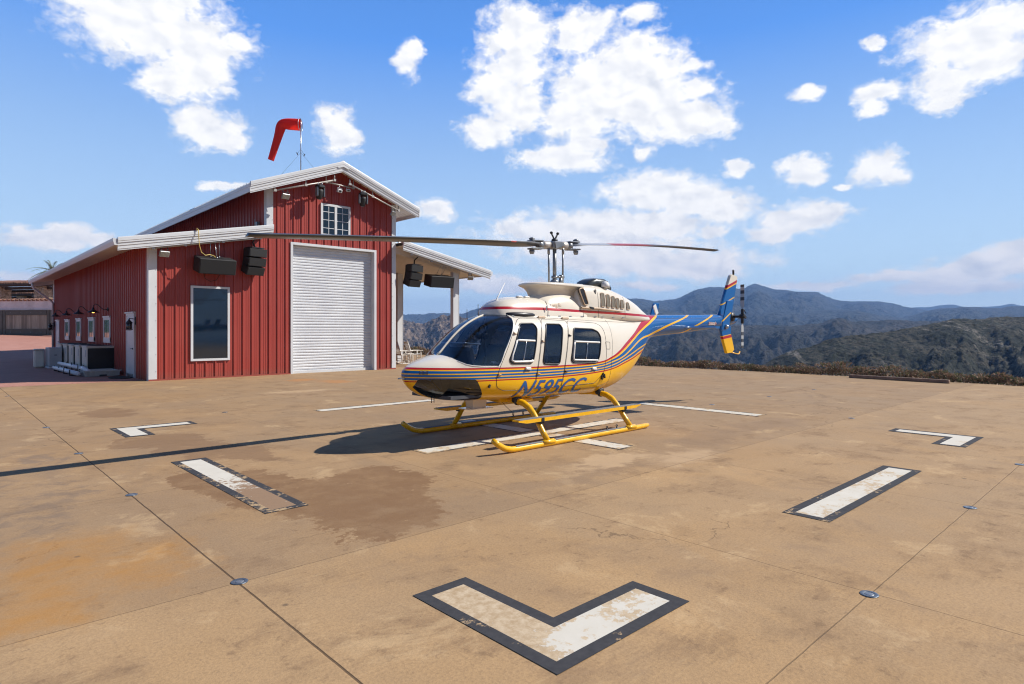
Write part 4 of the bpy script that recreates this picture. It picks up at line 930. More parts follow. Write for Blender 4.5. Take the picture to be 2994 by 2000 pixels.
# electrical box and stub on the upper nave wall
e = empty('junction_box', (8.96, 23.4, 5.62), 'small grey electrical box on the upper red wall above the left wing roof', 'electrical box')
mb = MB(); mb.box(8.86, 8.965, 23.27, 23.42, 5.50, 5.66); mb.build('box', M['grey'], e); mb = MB(); mb.tube([(8.90, 23.6, 5.45), (8.90, 23.6, 5.80)], .014, 6); mb.build('conduit', M['rail'], e)

# windsock on the roof
ws = empty('windsock', (11.05, 26.0, 7.8), 'limp red windsock on a thin mast above the barn roof', 'windsock'); wx, wy = 11.79, 26.0
mb = MB(); mb.tube([(wx, wy, 7.9), (wx, wy, 10.82)], .022, 8); mb.build('mast', M['steel'], ws)
mb = MB()
for k in range(3): mb.tube([(wx, wy, 9.35), (wx + (-1.1, .5, .9)[k], wy + (.2, 1.2, -.8)[k], 8.15 - .4 * abs((-1.1, .5, .9)[k]) * .6)], .004, 4)
for s_ in (-1, 1): mb.obox((wx + s_ * .16, wy, 9.27), (.03, .03, .12), (0, R(25 * s_), 0)); mb.tube([(wx, wy, 9.5), (wx + s_ * .16, wy, 9.27)], .006, 5)
mb.build('guy_wire', M['dark'], ws)
mb = MB(); dR = -RT
ctr = [Vector((wx, wy, 10.55)) + dR * a + Vector((0, 0, b)) for a, b in ((.03, 0), (.20, .02), (.45, .035), (.68, .045), (.80, .02), (.87, -.10), (.95, -.38), (1.06, -.76), (1.19, -1.18), (1.30, -1.52))]
rad = [.255, .25, .245, .24, .235, .215, .185, .165, .15, .14]; rings = []; n = 22
for i, c in enumerate(ctr):
    a, b = ctr[max(0, i - 1)], ctr[min(len(ctr) - 1, i + 1)]; tt = (b - a).normalized(); sx = tt.cross(FW).normalized(); ring = []
    for k in range(n):
        q = 2 * math.pi * k / n; wob = 1 + .30 * mn.noise((k * .9, i * 1.3, 2.)) * (1 if 0 < i else .2)
        ring.append(c + (sx * math.cos(q) + FW * math.sin(q) * .8) * rad[i] * wob)
    rings.append(ring)
mb.sweep(rings, 0, True, False); so = mb.build('sock', M['windsock'], ws)
md = so.modifiers.new('sub', 'SUBSURF'); md.levels = 1; md.render_levels = 1
mb = MB(); q = [Vector((wx, wy, 10.55)) + dR * .02 + (Vector((0, 0, 1)) * math.cos(2 * math.pi * k / 20) + FW * math.sin(2 * math.pi * k / 20)) * .29 for k in range(20)]; mb.tube(q, .012, 6, 0, False, True)
mb.tube([(wx, wy, 10.30), (wx, wy, 10.80)], .03, 8); mb.build('hoop', M['steel'], ws)

# ------------------------------------------------------------------ along the shaded side wall
def condenser():
    e = empty('heat_pump', (4.75, 28.4, 0))
    mb = MB(); mb.obox((4.76, 28.35, .54), (.92, .98, .94), (0, 0, 0), 0, .03); mb.obox((4.76, 28.35, 1.02), (.95, 1.0, .04), (0, 0, 0), 0, .015)
    for du in (-.35, .35):
        for dv in (-.36, .36): mb.obox((4.76 + du, 28.35 + dv, .045), (.08, .1, .09), (0, 0, 0))
    mb.build('casing', M['beige'], e)
    mb = MB(); mb.box(4.34, 5.18, 27.83, 27.858, .12, .96)
    for k in range(42): u = 4.35 + k * .02; mb.box(u, u + .006, 27.822, 27.83, .13, .95)
    mb.build('coil_grille', M['dark'], e)
    mb = MB(); mb.lathe([(.36, 1.04), (.36, 1.055), (.30, 1.06)], (4.76, 28.35, 0), 'z', 20)
    mb.build('fan_guard', M['dark'], e)
    mb = MB(); mb.box(4.29, 4.299, 27.98, 28.12, .62, .90); mb.build('label_plate', M['greybox'], e)
    return e
cd = condenser(); DIR = ['heat pump cabinet with the big black coil grille in view, nearest in the row', 'second heat pump cabinet in the row, directly behind the one with the black grille', 'middle cabinet of the row of five heat pumps', 'fourth heat pump cabinet in the row, two away from the grey cabinet', 'last heat pump cabinet of the row, touching the grey cabinet']
for k in range(5):
    o = cd if k == 0 else copy_tree(cd); o.location = (4.75 - .0 * k, 28.4 + 1.55 * k, 0); tag(o, DIR[k], 'heat pump', 'beige heat pump cabinets along the barn wall')
e = empty('utility_cabinet', (4.0, 33.7, 0), 'blue-grey square cabinet between the bin and the heat pumps', 'cabinet')
mb = MB(); mb.obox((4.0, 33.7, .48), (.46, 1.2, .80), (0, 0, 0), 0, .02); mb.build('casing', M['greybox'], e)
mb = MB(); mb.obox((4.0, 33.7, .035), (.56, 1.35, .07), (0, 0, 0)); mb.build('plinth', M['stucco'], e)
mb = MB(); mb.box(3.95, 4.05, 33.087, 33.10, .55, .58); mb.build('latch', M['dark'], e)
e = empty('storage_bin', (3.5, 34.0, 0), 'round-topped beige bin, leftmost in the line along the wall', 'bin')
mb = MB(); mb.obox((3.52, 34.1, .38), (.36, .42, .75), (0, 0, 0), 0, .05); mb.build('body', M['beige'], e)
mb = MB(); mb.obox((3.52, 34.1, .78), (.39, .46, .08), (0, 0, 0), 0, .035); mb.build('lid', M['beige'], e)
# pipe rack on the ground
pr = empty('pipe_rack', (3.75, 28, 0), 'white pipe lengths strapped in dark racks on the paving before the heat pumps', 'pipe rack')
mb = MB()
for row, (du, dz, va, vb) in enumerate(((.02, .27, 26.9, 31.6), (-.2, .12, 26.3, 31.2))): mb.tube([(4.02 + du, va, dz), (3.92 + du, vb, dz)], .075, 12)
mb.tube([(4.04, 26.9, .27), (4.06, 26.75, .26), (4.12, 26.62, .20), (4.2, 26.5, .12)], .078, 12); mb.build('pipe', M['pvc'], pr)
for v in (27.3, 28.6, 29.9, 31.0):
    mb = MB(); mb.box(3.69, 4.13, v - .03, v + .03, 0, .03); mb.box(3.69, 3.72, v - .03, v + .03, .03, .21); mb.box(3.94, 3.96, v - .03, v + .03, .03, .36); mb.box(4.11, 4.13, v - .03, v + .03, .03, .36); mb.build('rack_frame', M['dark'], pr)
mb = MB(); mb.lathe([(.10, 0), (.10, .16)], (4.05, 27.0, .19), 'y', 12); mb.build('coupling', M['dark'], pr)
tr = empty('drain_tray', (4.45, 26.6, 0), 'shallow grey plastic tray with ribbed sides in front of the nearest heat pump', 'tray')
mb = MB(); A_ = [(3.95, 26.05), (5.05, 26.05), (5.05, 27.5), (3.95, 27.5)]
mb.sweep([[(a, b, 0.005) for a, b in inset(A_, .06)], [(a, b, .20) for a, b in A_], [(a, b, .20) for a, b in inset(A_, .04)], [(a, b, .05) for a, b in inset(A_, .09)]], 0, False, True)
for k in range(8): mb.obox((4.02 + k * .14, 26.04, .11), (.03, .03, .16), (R(12), 0, 0))
mb.obox((4.5, 26.02, .205), (1.16, .05, .03), (0, 0, 0)); mb.build('basin', M['tray'], tr)
mb = MB(); mb.box(4.4, 4.62, 26.0, 26.02, .02, .07); mb.build('drain_slot', M['dark'], tr)
mb = MB(); n = 28; mb.prism([(4.82 + .34 * math.cos(2 * math.pi * k / n), 24.9 + .62 * math.sin(2 * math.pi * k / n)) for k in range(n)], 'z', .001, .02); tag(mb.build('door_mat', M['mat'], None, (4.82, 24.9, 0)), 'black oval mat in front of the near white side door', 'door mat')

# rocking chairs on the porch
def rocker(loc, yaw, label):
    e = empty('rocking_chair', loc, label, 'rocking chair', 'white rocking chairs on the porch'); e.rotation_euler = (0, 0, R(yaw))
    def part(name, mb): o = mb.build(name, M['wood_white']); o.parent = e; o.location = (0, 0, 0); return o
    for s_ in (-1, 1):
        y = .27 * s_
        mb = MB(); mb.tube([(-.52, y, .16), (-.36, y, .075), (-.15, y, .035), (.1, y, .03), (.3, y, .05), (.42, y, .085)], .022, 8); part('rocker', mb)
        mb = MB(); mb.tube([(.26, y, .05), (.27, y, .62)], .024, 8); part('leg', mb)
        mb = MB(); mb.tube([(-.17, y, .04), (-.20, y, .42), (-.42, y, 1.06)], .026, 8); mb.lathe([(.02, 0), (.032, .03), (.012, .06)], (-.42, y, 1.06), 'z', 8); part('back_post', mb)
        mb = MB(); mb.obox((.03, y * 1.08, .635), (.66, .10, .025), (0, 0, 0), 0, .008); part('armrest', mb)
    mb = MB()
    for k in range(7): mb.obox((-.16 + k * .075, 0, .43 + .004 * k), (.062, .52, .02), (0, R(-3), 0))
    part('seat', mb)
    mb = MB()
    for k in range(7): y = -.20 + k * .0667; mb.tube([(-.225, y, .47), (-.405, y, 1.0)], .015, 6, 0, True, False, 1)
    part('back_slats', mb)
    mb = MB(); mb.obox((-.412, 0, 1.03), (.03, .50, .10), (0, R(-18), 0), 0, .01); mb.obox((-.225, 0, .46), (.03, .50, .06), (0, R(-18), 0), 0, .01); part('back_rail', mb)
    mb = MB()
    for z in (.16, .27): mb.tube([(.27, -.27, z), (.27, .27, z)], .014, 6); mb.tube([(-.18, -.27, z), (-.18, .27, z)], .014, 6)
    part('stretcher', mb)
rocker((17.58, 25.9, 0), -14, 'white slatted rocking chair standing clear of the barn corner')
rocker((16.72, 25.55, 0), -8, 'white rocking chair half hidden behind the barn corner')
e = empty('side_table', (17.05, 25.6, 0), 'small white side table between the two rocking chairs', 'side table')
mb = MB(); mb.obox((17.08, 25.62, .50), (.36, .42, .025), (0, 0, 0), 0, .006); mb.build('table_top', M['wood_white'], e)
for a in (-.14, .14):
    for b in (-.16, .16): mb = MB(); mb.box(17.08 + a - .018, 17.08 + a + .018, 25.62 + b - .018, 25.62 + b + .018, 0, .49); mb.build('leg', M['wood_white'], e)

# ================================================================== helicopter
VC = 7.17
H = empty('helicopter', (7.7, VC, 0), 'white, blue and yellow helicopter with a two-blade rotor parked on the pad', 'helicopter')
ST = [(4.69,1.00,1.08,1.04,.03,2,2),(4.72,.95,1.115,1.04,.09,2,2),(4.78,.88,1.155,1.03,.17,2,2.1),(4.88,.80,1.20,1.03,.27,2.1,2.2),(5.05,.72,1.25,1.04,.39,2.2,2.3),
(5.28,.665,1.31,1.05,.50,2.2,2.4),(5.42,.645,1.44,1.06,.545,2.3,2.7),(5.55,.635,1.56,1.07,.575,2.4,2.9),(5.72,.63,1.69,1.08,.60,2.5,3.2),(5.9,.625,1.79,1.09,.62,2.6,3.5),
(6.08,.62,1.86,1.1,.635,2.8,3.8),(6.26,.62,1.9,1.1,.645,3.,4.),(6.6,.61,1.915,1.1,.65,3.2,4.2),(7.5,.59,1.92,1.1,.65,3.2,4.2),(8.2,.57,1.92,1.1,.635,3.1,3.5),
(8.6,.575,1.92,1.13,.59,3.,2.5),(9.,.63,1.92,1.2,.51,2.8,2.3),(9.4,.745,1.93,1.3,.41,2.5,2.1),(9.7,.9,1.94,1.42,.33,2.3,2),(9.95,1.13,1.945,1.54,.28,2.2,2),
(10.15,1.36,1.95,1.66,.25,2.1,2),(10.4,1.49,1.95,1.72,.225,2,2),(11.5,1.575,1.965,1.77,.195,2,2),(13.1,1.705,2.0,1.853,.148,2,2),(13.5,1.75,2.04,1.89,.14,2,2),(13.85,1.79,2.0,1.9,.1,2,2),(14.03,1.86,1.94,1.9,.04,2,2)]
SF = [pchip([s[0] for s in ST], [s[k] for s in ST]) for k in range(1, 7)]
def side_y(u, z):
    zb, zt, zm, hw, nu, nl = [q(u) for q in SF]
    q, n = ((z - zm) / (zt - zm), nu) if z > zm else ((zm - z) / (zm - zb), nl)
    return hw * max(0, 1 - min(1, q) ** n) ** (1 / n)
def sec_pt(u, th):
    zb, zt, zm, hw, nu, nl = [q(u) for q in SF]; c, s_ = math.cos(th), math.sin(th)
    n, hh = (nu, zt - zm) if s_ >= 0 else (nl, zm - zb)
    return Vector((u, VC + hw * math.copysign(abs(c) ** (2 / n), c), zm + hh * math.copysign(abs(s_) ** (2 / n), s_)))
def Fimp(u, y, z):
    zb, zt, zm, hw, nu, nl = [q(u) for q in SF]
    q, n = ((z - zm) / (zt - zm), nu) if z > zm else ((zm - z) / (zm - zb), nl)
    return (abs(y / hw) ** n + max(q, 0) ** n) ** (1 / n)
def bnormal(p):
    u, y, z = p.x, p.y - VC, p.z; e = .004
    g = Vector((Fimp(u + e, y, z) - Fimp(u - e, y, z), Fimp(u, y + e, z) - Fimp(u, y - e, z), Fimp(u, y, z + e) - Fimp(u, y, z - e)))
    if u < 4.70: g = Vector((-1, g.y * .2, g.z * .2))
    return g.normalized() if g.length > 1e-6 else Vector((-1, 0, 0))
def round_poly(P, r=.04, n=4):
    o = []; N = len(P)
    for i in range(N):
        a, b, c = Vector(P[i - 1]), Vector(P[i]), Vector(P[(i + 1) % N]); e1 = (a - b); e2 = (c - b); rr = min(r, e1.length * .45, e2.length * .45)
        p1 = b + e1.normalized() * rr; p2 = b + e2.normalized() * rr
        for k in range(n + 1):
            t_ = k / n; o.append(tuple(p1 * (1 - t_) ** 2 + b * 2 * t_ * (1 - t_) + p2 * t_ * t_))
    return o
def inside(P, x, z):
    c = False; n = len(P)
    for i in range(n):
        (x1, z1), (x2, z2) = P[i], P[(i + 1) % n]
        if (z1 > z) != (z2 > z) and x < (x2 - x1) * (z - z1) / (z2 - z1) + x1: c = not c
    return c
WS = [(5.24, 1.315), (5.27, 1.272), (5.31, 1.215), (5.38, 1.175), (5.47, 1.155), (5.60, 1.144), (5.885, 1.134), (5.93, 1.20), (6.002, 1.347), (6.10, 1.49), (6.175, 1.60), (6.265, 1.738), (6.31, 1.82), (6.32, 1.93), (6.0, 2.0), (5.2, 1.6), (5.1, 1.45)]
CH = round_poly([(4.80, .985), (4.98, .986), (5.23, .980), (5.52, .962), (5.585, .86), (5.66, .755), (5.72, .655), (5.5, .57), (5.0, .55), (4.84, .70), (4.79, .9)], .03, 3)
D1 = round_poly([(5.895, 1.10), (5.99, 1.275), (6.15, 1.545), (6.335, 1.77), (6.43, 1.825), (6.865, 1.818), (6.78, 1.665), (6.72, 1.50), (6.62, 1.03), (6.56, .775), (6.27, .770), (5.985, .780), (5.86, .84), (5.84, .946)], .05, 4)
D2 = round_poly([(6.885, 1.818), (7.435, 1.795), (7.36, 1.61), (7.30, 1.4), (7.215, 1.0), (7.16, .775), (6.575, .775), (6.635, 1.03), (6.735, 1.50), (6.795, 1.665)], .03, 3)
D3 = round_poly([(7.45, 1.795), (8.15, 1.765), (8.27, 1.715), (8.31, 1.61), (8.30, 1.2), (8.23, .95), (8.0, .775), (7.175, .775), (7.23, 1.0), (7.315, 1.4), (7.375, 1.61)], .04, 4)
W1 = round_poly([(6.375, 1.745), (6.655, 1.748), (6.695, 1.69), (6.64, 1.55), (6.545, 1.21), (6.495, 1.155), (6.115, 1.165), (6.075, 1.215), (6.238, 1.521)], .05, 5)
W2 = round_poly([(6.92, 1.742), (7.24, 1.738), (7.262, 1.68), (7.19, 1.49), (7.12, 1.15), (7.075, 1.12), (6.775, 1.137), (6.752, 1.187), (6.82, 1.51)], .04, 5)
W3 = round_poly([(7.53, 1.678), (8.00, 1.664), (8.125, 1.62), (8.168, 1.53), (8.11, 1.24), (8.05, 1.125), (7.985, 1.11), (7.425, 1.137), (7.385, 1.18), (7.488, 1.61)], .05, 5)

UU = []
u = 4.69
while u < 14.03:
    UU.append(u); u += .012 if u < 4.8 else .025 if u < 5.2 else .045 if u < 10.5 else .12
UU.append(14.03)
NT_ = 72
bm = bmesh.new(); ringv = []
for u in UU: ringv.append([bm.verts.new(sec_pt(u, 2 * math.pi * (k + .5) / NT_)) for k in range(NT_)])
for a, b in zip(ringv, ringv[1:]):
    for k in range(NT_): bm.faces.new((a[k], a[(k + 1) % NT_], b[(k + 1) % NT_], b[k]))
bm.faces.new(ringv[0][::-1]); bm.faces.new(ringv[-1])
bmesh.ops.bisect_plane(bm, geom=bm.faces[:] + bm.edges[:] + bm.verts[:], plane_co=(10.42, 0, 0), plane_no=(1, 0, 0))
lay = bm.faces.layers.int.new('reg')
REG = []
def cut(poly, ymin, rid):
    xs = [p[0] for p in poly]; zs = [p[1] for p in poly]; m = .1
    for sd in (-1, 1):
        def sel(): return [f for f in bm.faces if f[lay] == 0 and (f.calc_center_median().y - VC) * sd > -.02 and min(xs) - m < f.calc_center_median().x < max(xs) + m and min(zs) - m < f.calc_center_median().z < max(zs) + m]
        planes = [((0, VC + sd * ymin, 0), (0, 1, 0))] if ymin else []
        n = len(poly)
        for i in range(n):
            (x1, z1), (x2, z2) = poly[i], poly[(i + 1) % n]
            L = math.hypot(x2 - x1, z2 - z1)
            if L < 1e-5: continue
            cx_, cz_ = (x1 + x2) / 2, (z1 + z2) / 2
            planes.append(((x1, 0, z1), ((z2 - z1) / L, 0, -(x2 - x1) / L), cx_, cz_, L))
        for pl in planes:
            F = sel()
            if len(pl) == 5: F = [f for f in F if (Vector((f.calc_center_median().x - pl[2], f.calc_center_median().z - pl[3]))).length < pl[4] * .5 + .09]
            g = set(F)
            for f in F: g.update(f.edges); g.update(f.verts)
            bmesh.ops.bisect_plane(bm, geom=list(g), plane_co=pl[0], plane_no=pl[1], dist=1e-6)
        for f in sel():
            c = f.calc_center_median()
            if (c.y - VC) * sd > ymin and inside(poly, c.x, c.z): f[lay] = rid * 2 + (1 if sd > 0 else 0) + 10
cut(WS, .024, 1); cut(CH, .07, 2); cut(W1, 0, 3); cut(W2, 0, 4); cut(W3, 0, 5); cut(D1, 0, 6); cut(D2, 0, 7); cut(D3, 0, 8)
def region(name, pred, mat, parent, inner=True):
    idx = {}; vs = []; nr = []; fs = []; mi = []
    for f in bm.faces:
        if not pred(f): continue
        t_ = []
        for v in f.verts:
            if v.index not in idx or True:
                k = v
                if k not in idx: idx[k] = len(vs); vs.append(v.co.copy()); nr.append(bnormal(v.co))
                t_.append(idx[k])
        fs.append(t_); mi.append(0)
    if inner:
        n = len(vs)
        vs += [v - q * .014 for v, q in zip(vs, nr)]; nr += [-q for q in nr]
        for f in list(fs): fs.append([n + i for i in reversed(f)]); mi.append(1)
    me = bpy.data.meshes.new(name); me.from_pydata(vs, [], fs); me.polygons.foreach_set('use_smooth', [True] * len(fs))
    for m in ([mat, M['lining']] if inner else [mat]): me.materials.append(m)
    me.polygons.foreach_set('material_index', mi); me.update()
    me.normals_split_custom_set_from_vertices([tuple(q) for q in nr])
    return link(bpy.data.objects.new(name, me), parent)
bm.faces.ensure_lookup_table()
fus = region('fuselage', lambda f: f[lay] == 0 and f.calc_center_median().x < 10.42, M['livery'], H)
boom = region('tail_boom', lambda f: f[lay] == 0 and f.calc_center_median().x >= 10.42, M['livery'], H, False)
def onside(P, sd, out=.003): return [Vector((u, VC + sd * (side_y(u, z) + out), z)) for u, z in P]
def dens(P, closed=True, step=.05):
    o = []; N = len(P)
    for i in range(N if closed else N - 1):
        a, b = Vector(P[i]), Vector(P[(i + 1) % N]); k = max(1, int((b - a).length / step))
        o += [tuple(a.lerp(b, j / k)) for j in range(k)]
    if not closed: o.append(P[-1])
    return o
for sd in (0, 1):
    sg = -1 if sd == 0 else 1
    wsc = region('windscreen', lambda f: f[lay] == 12 + sd, M['glass_clear'], H, False)
    chn = region('chin_window', lambda f: f[lay] == 14 + sd, M['glass_smoke'], H, False)
    for rid, poly, wrid, wp in ((6, D1, 3, W1), (7, D2, 4, W2), (8, D3, 5, W3)):
        d = region('door', lambda f: f[lay] == rid * 2 + sd + 10, M['livery'], H)
        w_ = region('window', lambda f: f[lay] == wrid * 2 + sd + 10, M['glass_clear'] if sd else M['glass'], d, False)
        mb = MB(); mb.tube(onside(dens(poly), sg, -.001), .0045, 5, 0, False, True); mb.build('door_seal', M['gasket'], d)
        mb = MB(); mb.tube(onside(dens(wp), sg, .001), .013, 6, 0, False, True); mb.build('window_gasket', M['gasket'], d)
        if rid != 7 and sd == 0:
            # sliding vent pane in a pale frame filling the lower part of the window
            mb = MB()
            if rid == 6: ln = [[(6.235, 1.502), (6.585, 1.488)], [(6.235, 1.498), (6.13, 1.29), (6.115, 1.215), (6.16, 1.19), (6.50, 1.185), (6.53, 1.20)]]; mul = [(6.415, 1.49), (6.335, 1.20)]
            else: ln = [[(7.465, 1.467), (8.11, 1.443)], [(7.475, 1.46), (7.435, 1.22), (7.45, 1.175), (8.05, 1.150)]]; mul = [(7.80, 1.455), (7.745, 1.165)]
            for l in ln: mb.tube(onside(dens(l, False), sg, .007), .017, 6)
            mb.build('vent_frame', M['white'], d)
            mb = MB(); mb.tube(onside(dens(mul, False), sg, .006), .008, 6); mb.build('pane_divider', M['steel'], d)
        if sd == 0:
            hp = {6: (6.43, 1.082), 7: None, 8: (7.955, 1.016)}[rid]
            if hp: mb = MB(); c = onside([hp], sg, .012)[0]; mb.obox(c, (.115, .022, .045), (0, R(4), 0), 0, .01); mb.obox(c + Vector((-.04, -.006, 0)), (.04, .03, .028), (0, R(4), 0), 0, .008); mb.build('handle', M['white'], d)
            hg = {6: [(6.225, 1.60), (5.89, 1.02)], 7: [(6.76, 1.482), (6.64, 1.005)], 8: [(7.385, 1.567), (7.255, 1.005)]}[rid]
            mb = MB()
            for q in hg:
                c = onside([q], sg, .008)[0]; mb.sweep([[c + Vector((a, b, z)) for a, b, z in ((-.02, .01, .018), (.07, .01, -.012), (-.02, .01, -.018))], [c + Vector((a, b, z)) for a, b, z in ((-.02, -.018, .012), (.02, -.014, -.008), (-.02, -.018, -.012))]])
            mb.build('hinge', M['dark'] if rid == 8 else M['tan_text'], d)
    mb = MB(); mb.tube([p for p in onside(dens(WS[1:14], False, .04), sg, .001)], .007, 5); mb.build('windscreen_seal', M['gasket'] if sd else M['white'], wsc)
bm.free()
# centre post of the windscreen, rub strip
mb = MB(); zt = SF[1]; mb.tube([(u, VC, zt(u) + .003) for u in [5.26 + .06 * k for k in range(18)]], .016, 6); mb.build('centre_post', M['cream'], H)
# nose vents, pitot, latch pieces, fuel cap, panel lines
mb = MB()
for k in range(7):
    u0 = 4.815 + .013 * k; mb.tube(onside([(u0 + .02, 1.105), (u0 + .005, 1.07), (u0, 1.045)], -1, .002), .0032, 4)
mb.build('vent_slots', M['gasket'], fus)
mb = MB(); mb.tube([(4.76, VC - .02, .995), (4.60, VC - .02, .995)], [.014, .010], 8); mb.build('pitot_tube', M['steel'], H)
mb = MB(); mb.tube(onside(dens(round_poly([(8.29, 1.45), (8.425, 1.445), (8.415, 1.325), (8.30, 1.33)], .015, 3)), -1, 0), .004, 4, 0, False, True); mb.build('filler_door', M['gasket'], fus)
mb = MB(); mb.tube(onside(dens([(8.535, 1.82), (8.525, 1.67), (8.515, 1.48), (8.465, 1.11), (8.44, .85), (8.42, .66)], False), -1, -.0005), .004, 4)
mb.tube(onside(dens([(6.36, 1.838), (6.9, 1.838), (7.5, 1.822), (8.2, 1.80), (8.8, 1.79), (9.6, 1.78)], False), -1, -.001), .0035, 4)
mb.tube(onside(dens([(6.6, .70), (7.4, .69), (8.1, .70), (8.5, .78)], False), -1, -.001), .0035, 4)
mb.build('panel_seam', M['gasket'], fus)
mb = MB()
for q in ((8.20, .90), (8.24, .88), (8.17, .86)): c = onside([q], -1, .01)[0]; mb.obox(c, (.018, .03, .07), (0, R(-10), 0))
c = onside([(5.73, .86)], -1, .01)[0]; mb.obox(c, (.025, .02, .05), (0, R(20), 0)); mb.build('latch', M['dark'], fus)
for q in ((6.93, 1.845), (7.45, 1.835)):
    mb = MB(); c = onside([q], -1, .015)[0]; mb.obox(c, (.16, .04, .035), (R(-20), 0, 0), 0, .008); mb.build('step_pad', M['tan_text'], H)
mb = MB(); mb.sweep([[(u, VC - .30 - .16 * w_ * math.sin(q), 1.885 + .045 * math.cos(q) - .02 * (1 - w_)) for q in [2 * math.pi * k / 10 for k in range(10)]] for u, w_ in ((6.30, .05), (6.4, .6), (6.6, .9), (6.8, .7), (6.98, .05))], 0, True); mb.build('roof_window', M['gasket'], H)

# cabin interior
mb = MB(); mb.box(5.15, 8.25, VC - .46, VC + .46, .70, .745); mb.build('cabin_floor', M['interior'], H)
mb = MB(); mb.obox((8.28, VC, 1.2), (.03, 1.05, 1.0), (0, 0, 0)); mb.obox((6.95, VC, 1.0), (.05, 1.1, .52), (0, R(-4), 0)); mb.build('bulkhead', M['interior'], H)
for s_ in (-1, 1):
    sroot = MB(); sroot.obox((6.35, VC + .28 * s_, .98), (.46, .42, .14), (0, R(-6), 0), 0, .04); sroot.obox((6.60, VC + .28 * s_, 1.19), (.12, .40, .46), (0, R(10), 0), 0, .04)
    sroot.obox((6.38, VC + .28 * s_, .83), (.40, .38, .18), (0, 0, 0)); sroot.build('seat', M['seat'], H)
    mb = MB(); mb.obox((7.75, VC + .27 * s_, .98), (.46, .46, .14), (0, 0, 0), 0, .04); mb.obox((8.05, VC + .27 * s_, 1.3), (.12, .46, .62), (0, R(8), 0), 0, .04); mb.build('seat', M['seat'], H)
mb = MB(); mb.obox((5.55, VC, .98), (.34, .24, .50), (0, R(-14), 0), 0, .02); mb.obox((5.62, VC, 1.27), (.12, .70, .26), (0, R(-16), 0), 0, .03); mb.build('instrument_panel', M['interior'], H)
mb = MB(); mb.obox((5.64, VC - .06, 1.455), (.30, .54, .02), (0, R(4), R(4)), 0, .006); mb.build('glare_shield', plain('pale_shield', (.42, .48, .56), .5, 0, .05, 3), H)
mb = MB(); mb.obox((5.66, VC + .10, 1.36), (.06, .16, .16), (0, 0, 0)); mb.obox((5.95, VC - .50, 1.175), (.20, .05, .03), (0, R(8), R(6))); mb.build('chart_holder', bpy.data.materials['pale_shield'], H)
for s_ in (-1, 1):
    mb = MB(); mb.tube([(6.02, VC + .26 * s_, .78), (5.96, VC + .26 * s_, 1.0), (5.93, VC + .26 * s_, 1.16)], .014, 6); mb.obox((5.93, VC + .26 * s_, 1.2), (.03, .03, .1), (0, 0, 0)); mb.build('cyclic_stick', M['dark'], H)
mb = MB(); mb.obox((6.42, VC - .30, 1.83), (.14, .2, .06), (0, R(20), 0), 0, .02); mb.build('sun_visor', M['lining'], H)
he = empty('headset', (5.98, VC - .14, 1.6), 'black headset hanging behind the windscreen of the helicopter', 'headset')
mb = MB()
for dy in (-.07, .07): mb.lathe([(.02, -.03), (.045, -.025), (.05, .02), (.03, .035)], (5.98, VC - .14 + dy, 1.56), 'y', 12)
mb.build('ear_cup', M['dark'], he)
mb = MB(); mb.tube([(5.98, VC - .14 + .085 * math.cos(a), 1.60 + .12 * math.sin(a)) for a in [math.pi * k / 10 for k in range(11)]], .013, 6); mb.build('headband', M['dark'], he)
mb = MB(); mb.tube([(5.98, VC - .19, 1.53), (5.99, VC - .18, 1.4), (6.04, VC - .15, 1.2), (6.05, VC - .14, .95)], .005, 5); mb.tube([(5.98, VC - .14, 1.71), (6.05, VC - .13, 1.84)], .006, 5); mb.build('cord', M['cable'], he)

# cowlings on the roof
def shell(name, table, mat, parent=None, n=40, base=1.80, sq=2.6):
    # table: u, ztop, halfwidth, [exponent]
    us = []; fz = pchip([r[0] for r in table], [r[1] for r in table]); fw = pchip([r[0] for r in table], [r[2] for r in table]); fe = pchip([r[0] for r in table], [(r[3] if len(r) > 3 else sq) for r in table])
    u0, u1 = table[0][0], table[-1][0]; k = int((u1 - u0) / .04); us = [u0 + (u1 - u0) * i / k for i in range(k + 1)]
    mb = MB(); rings = []
    for u in us:
        zt, hw, e_ = fz(u), fw(u), fe(u); r = []
        for i in range(n + 1):
            a = math.pi * i / n; c, s_ = math.cos(a), math.sin(a)
            r.append((u, VC - hw * math.copysign(abs(c) ** (2 / e_), c), base + (zt - base) * abs(s_) ** (2 / e_)))
        r.append((u, VC + hw * .8, base - .04)); r.append((u, VC - hw * .8, base - .04)); rings.append(r)
    mb.sweep(rings, 0, True); return mb.build(name, mat, parent or H)
cw1 = shell('roof_fairing', [(6.16, 1.88, .14), (6.20, 1.985, .24), (6.27, 2.06, .30), (6.40, 2.13, .345), (6.6, 2.165, .37), (7.0, 2.175, .385, 2.8), (7.2, 2.165, .385), (7.6, 2.14, .39), (7.9, 2.10, .39), (8.1, 2.05, .385)], M['cowl'])
shell('transmission_fairing', [(7.02, 2.10, .20, 2.2), (7.1, 2.175, .30, 2.2), (7.25, 2.25, .345, 2.3), (7.42, 2.285, .36, 2.4), (7.6, 2.295, .37, 2.5), (7.78, 2.28, .37, 2.5), (7.95, 2.24, .36, 2.5)], M['cowl'], base=1.9)
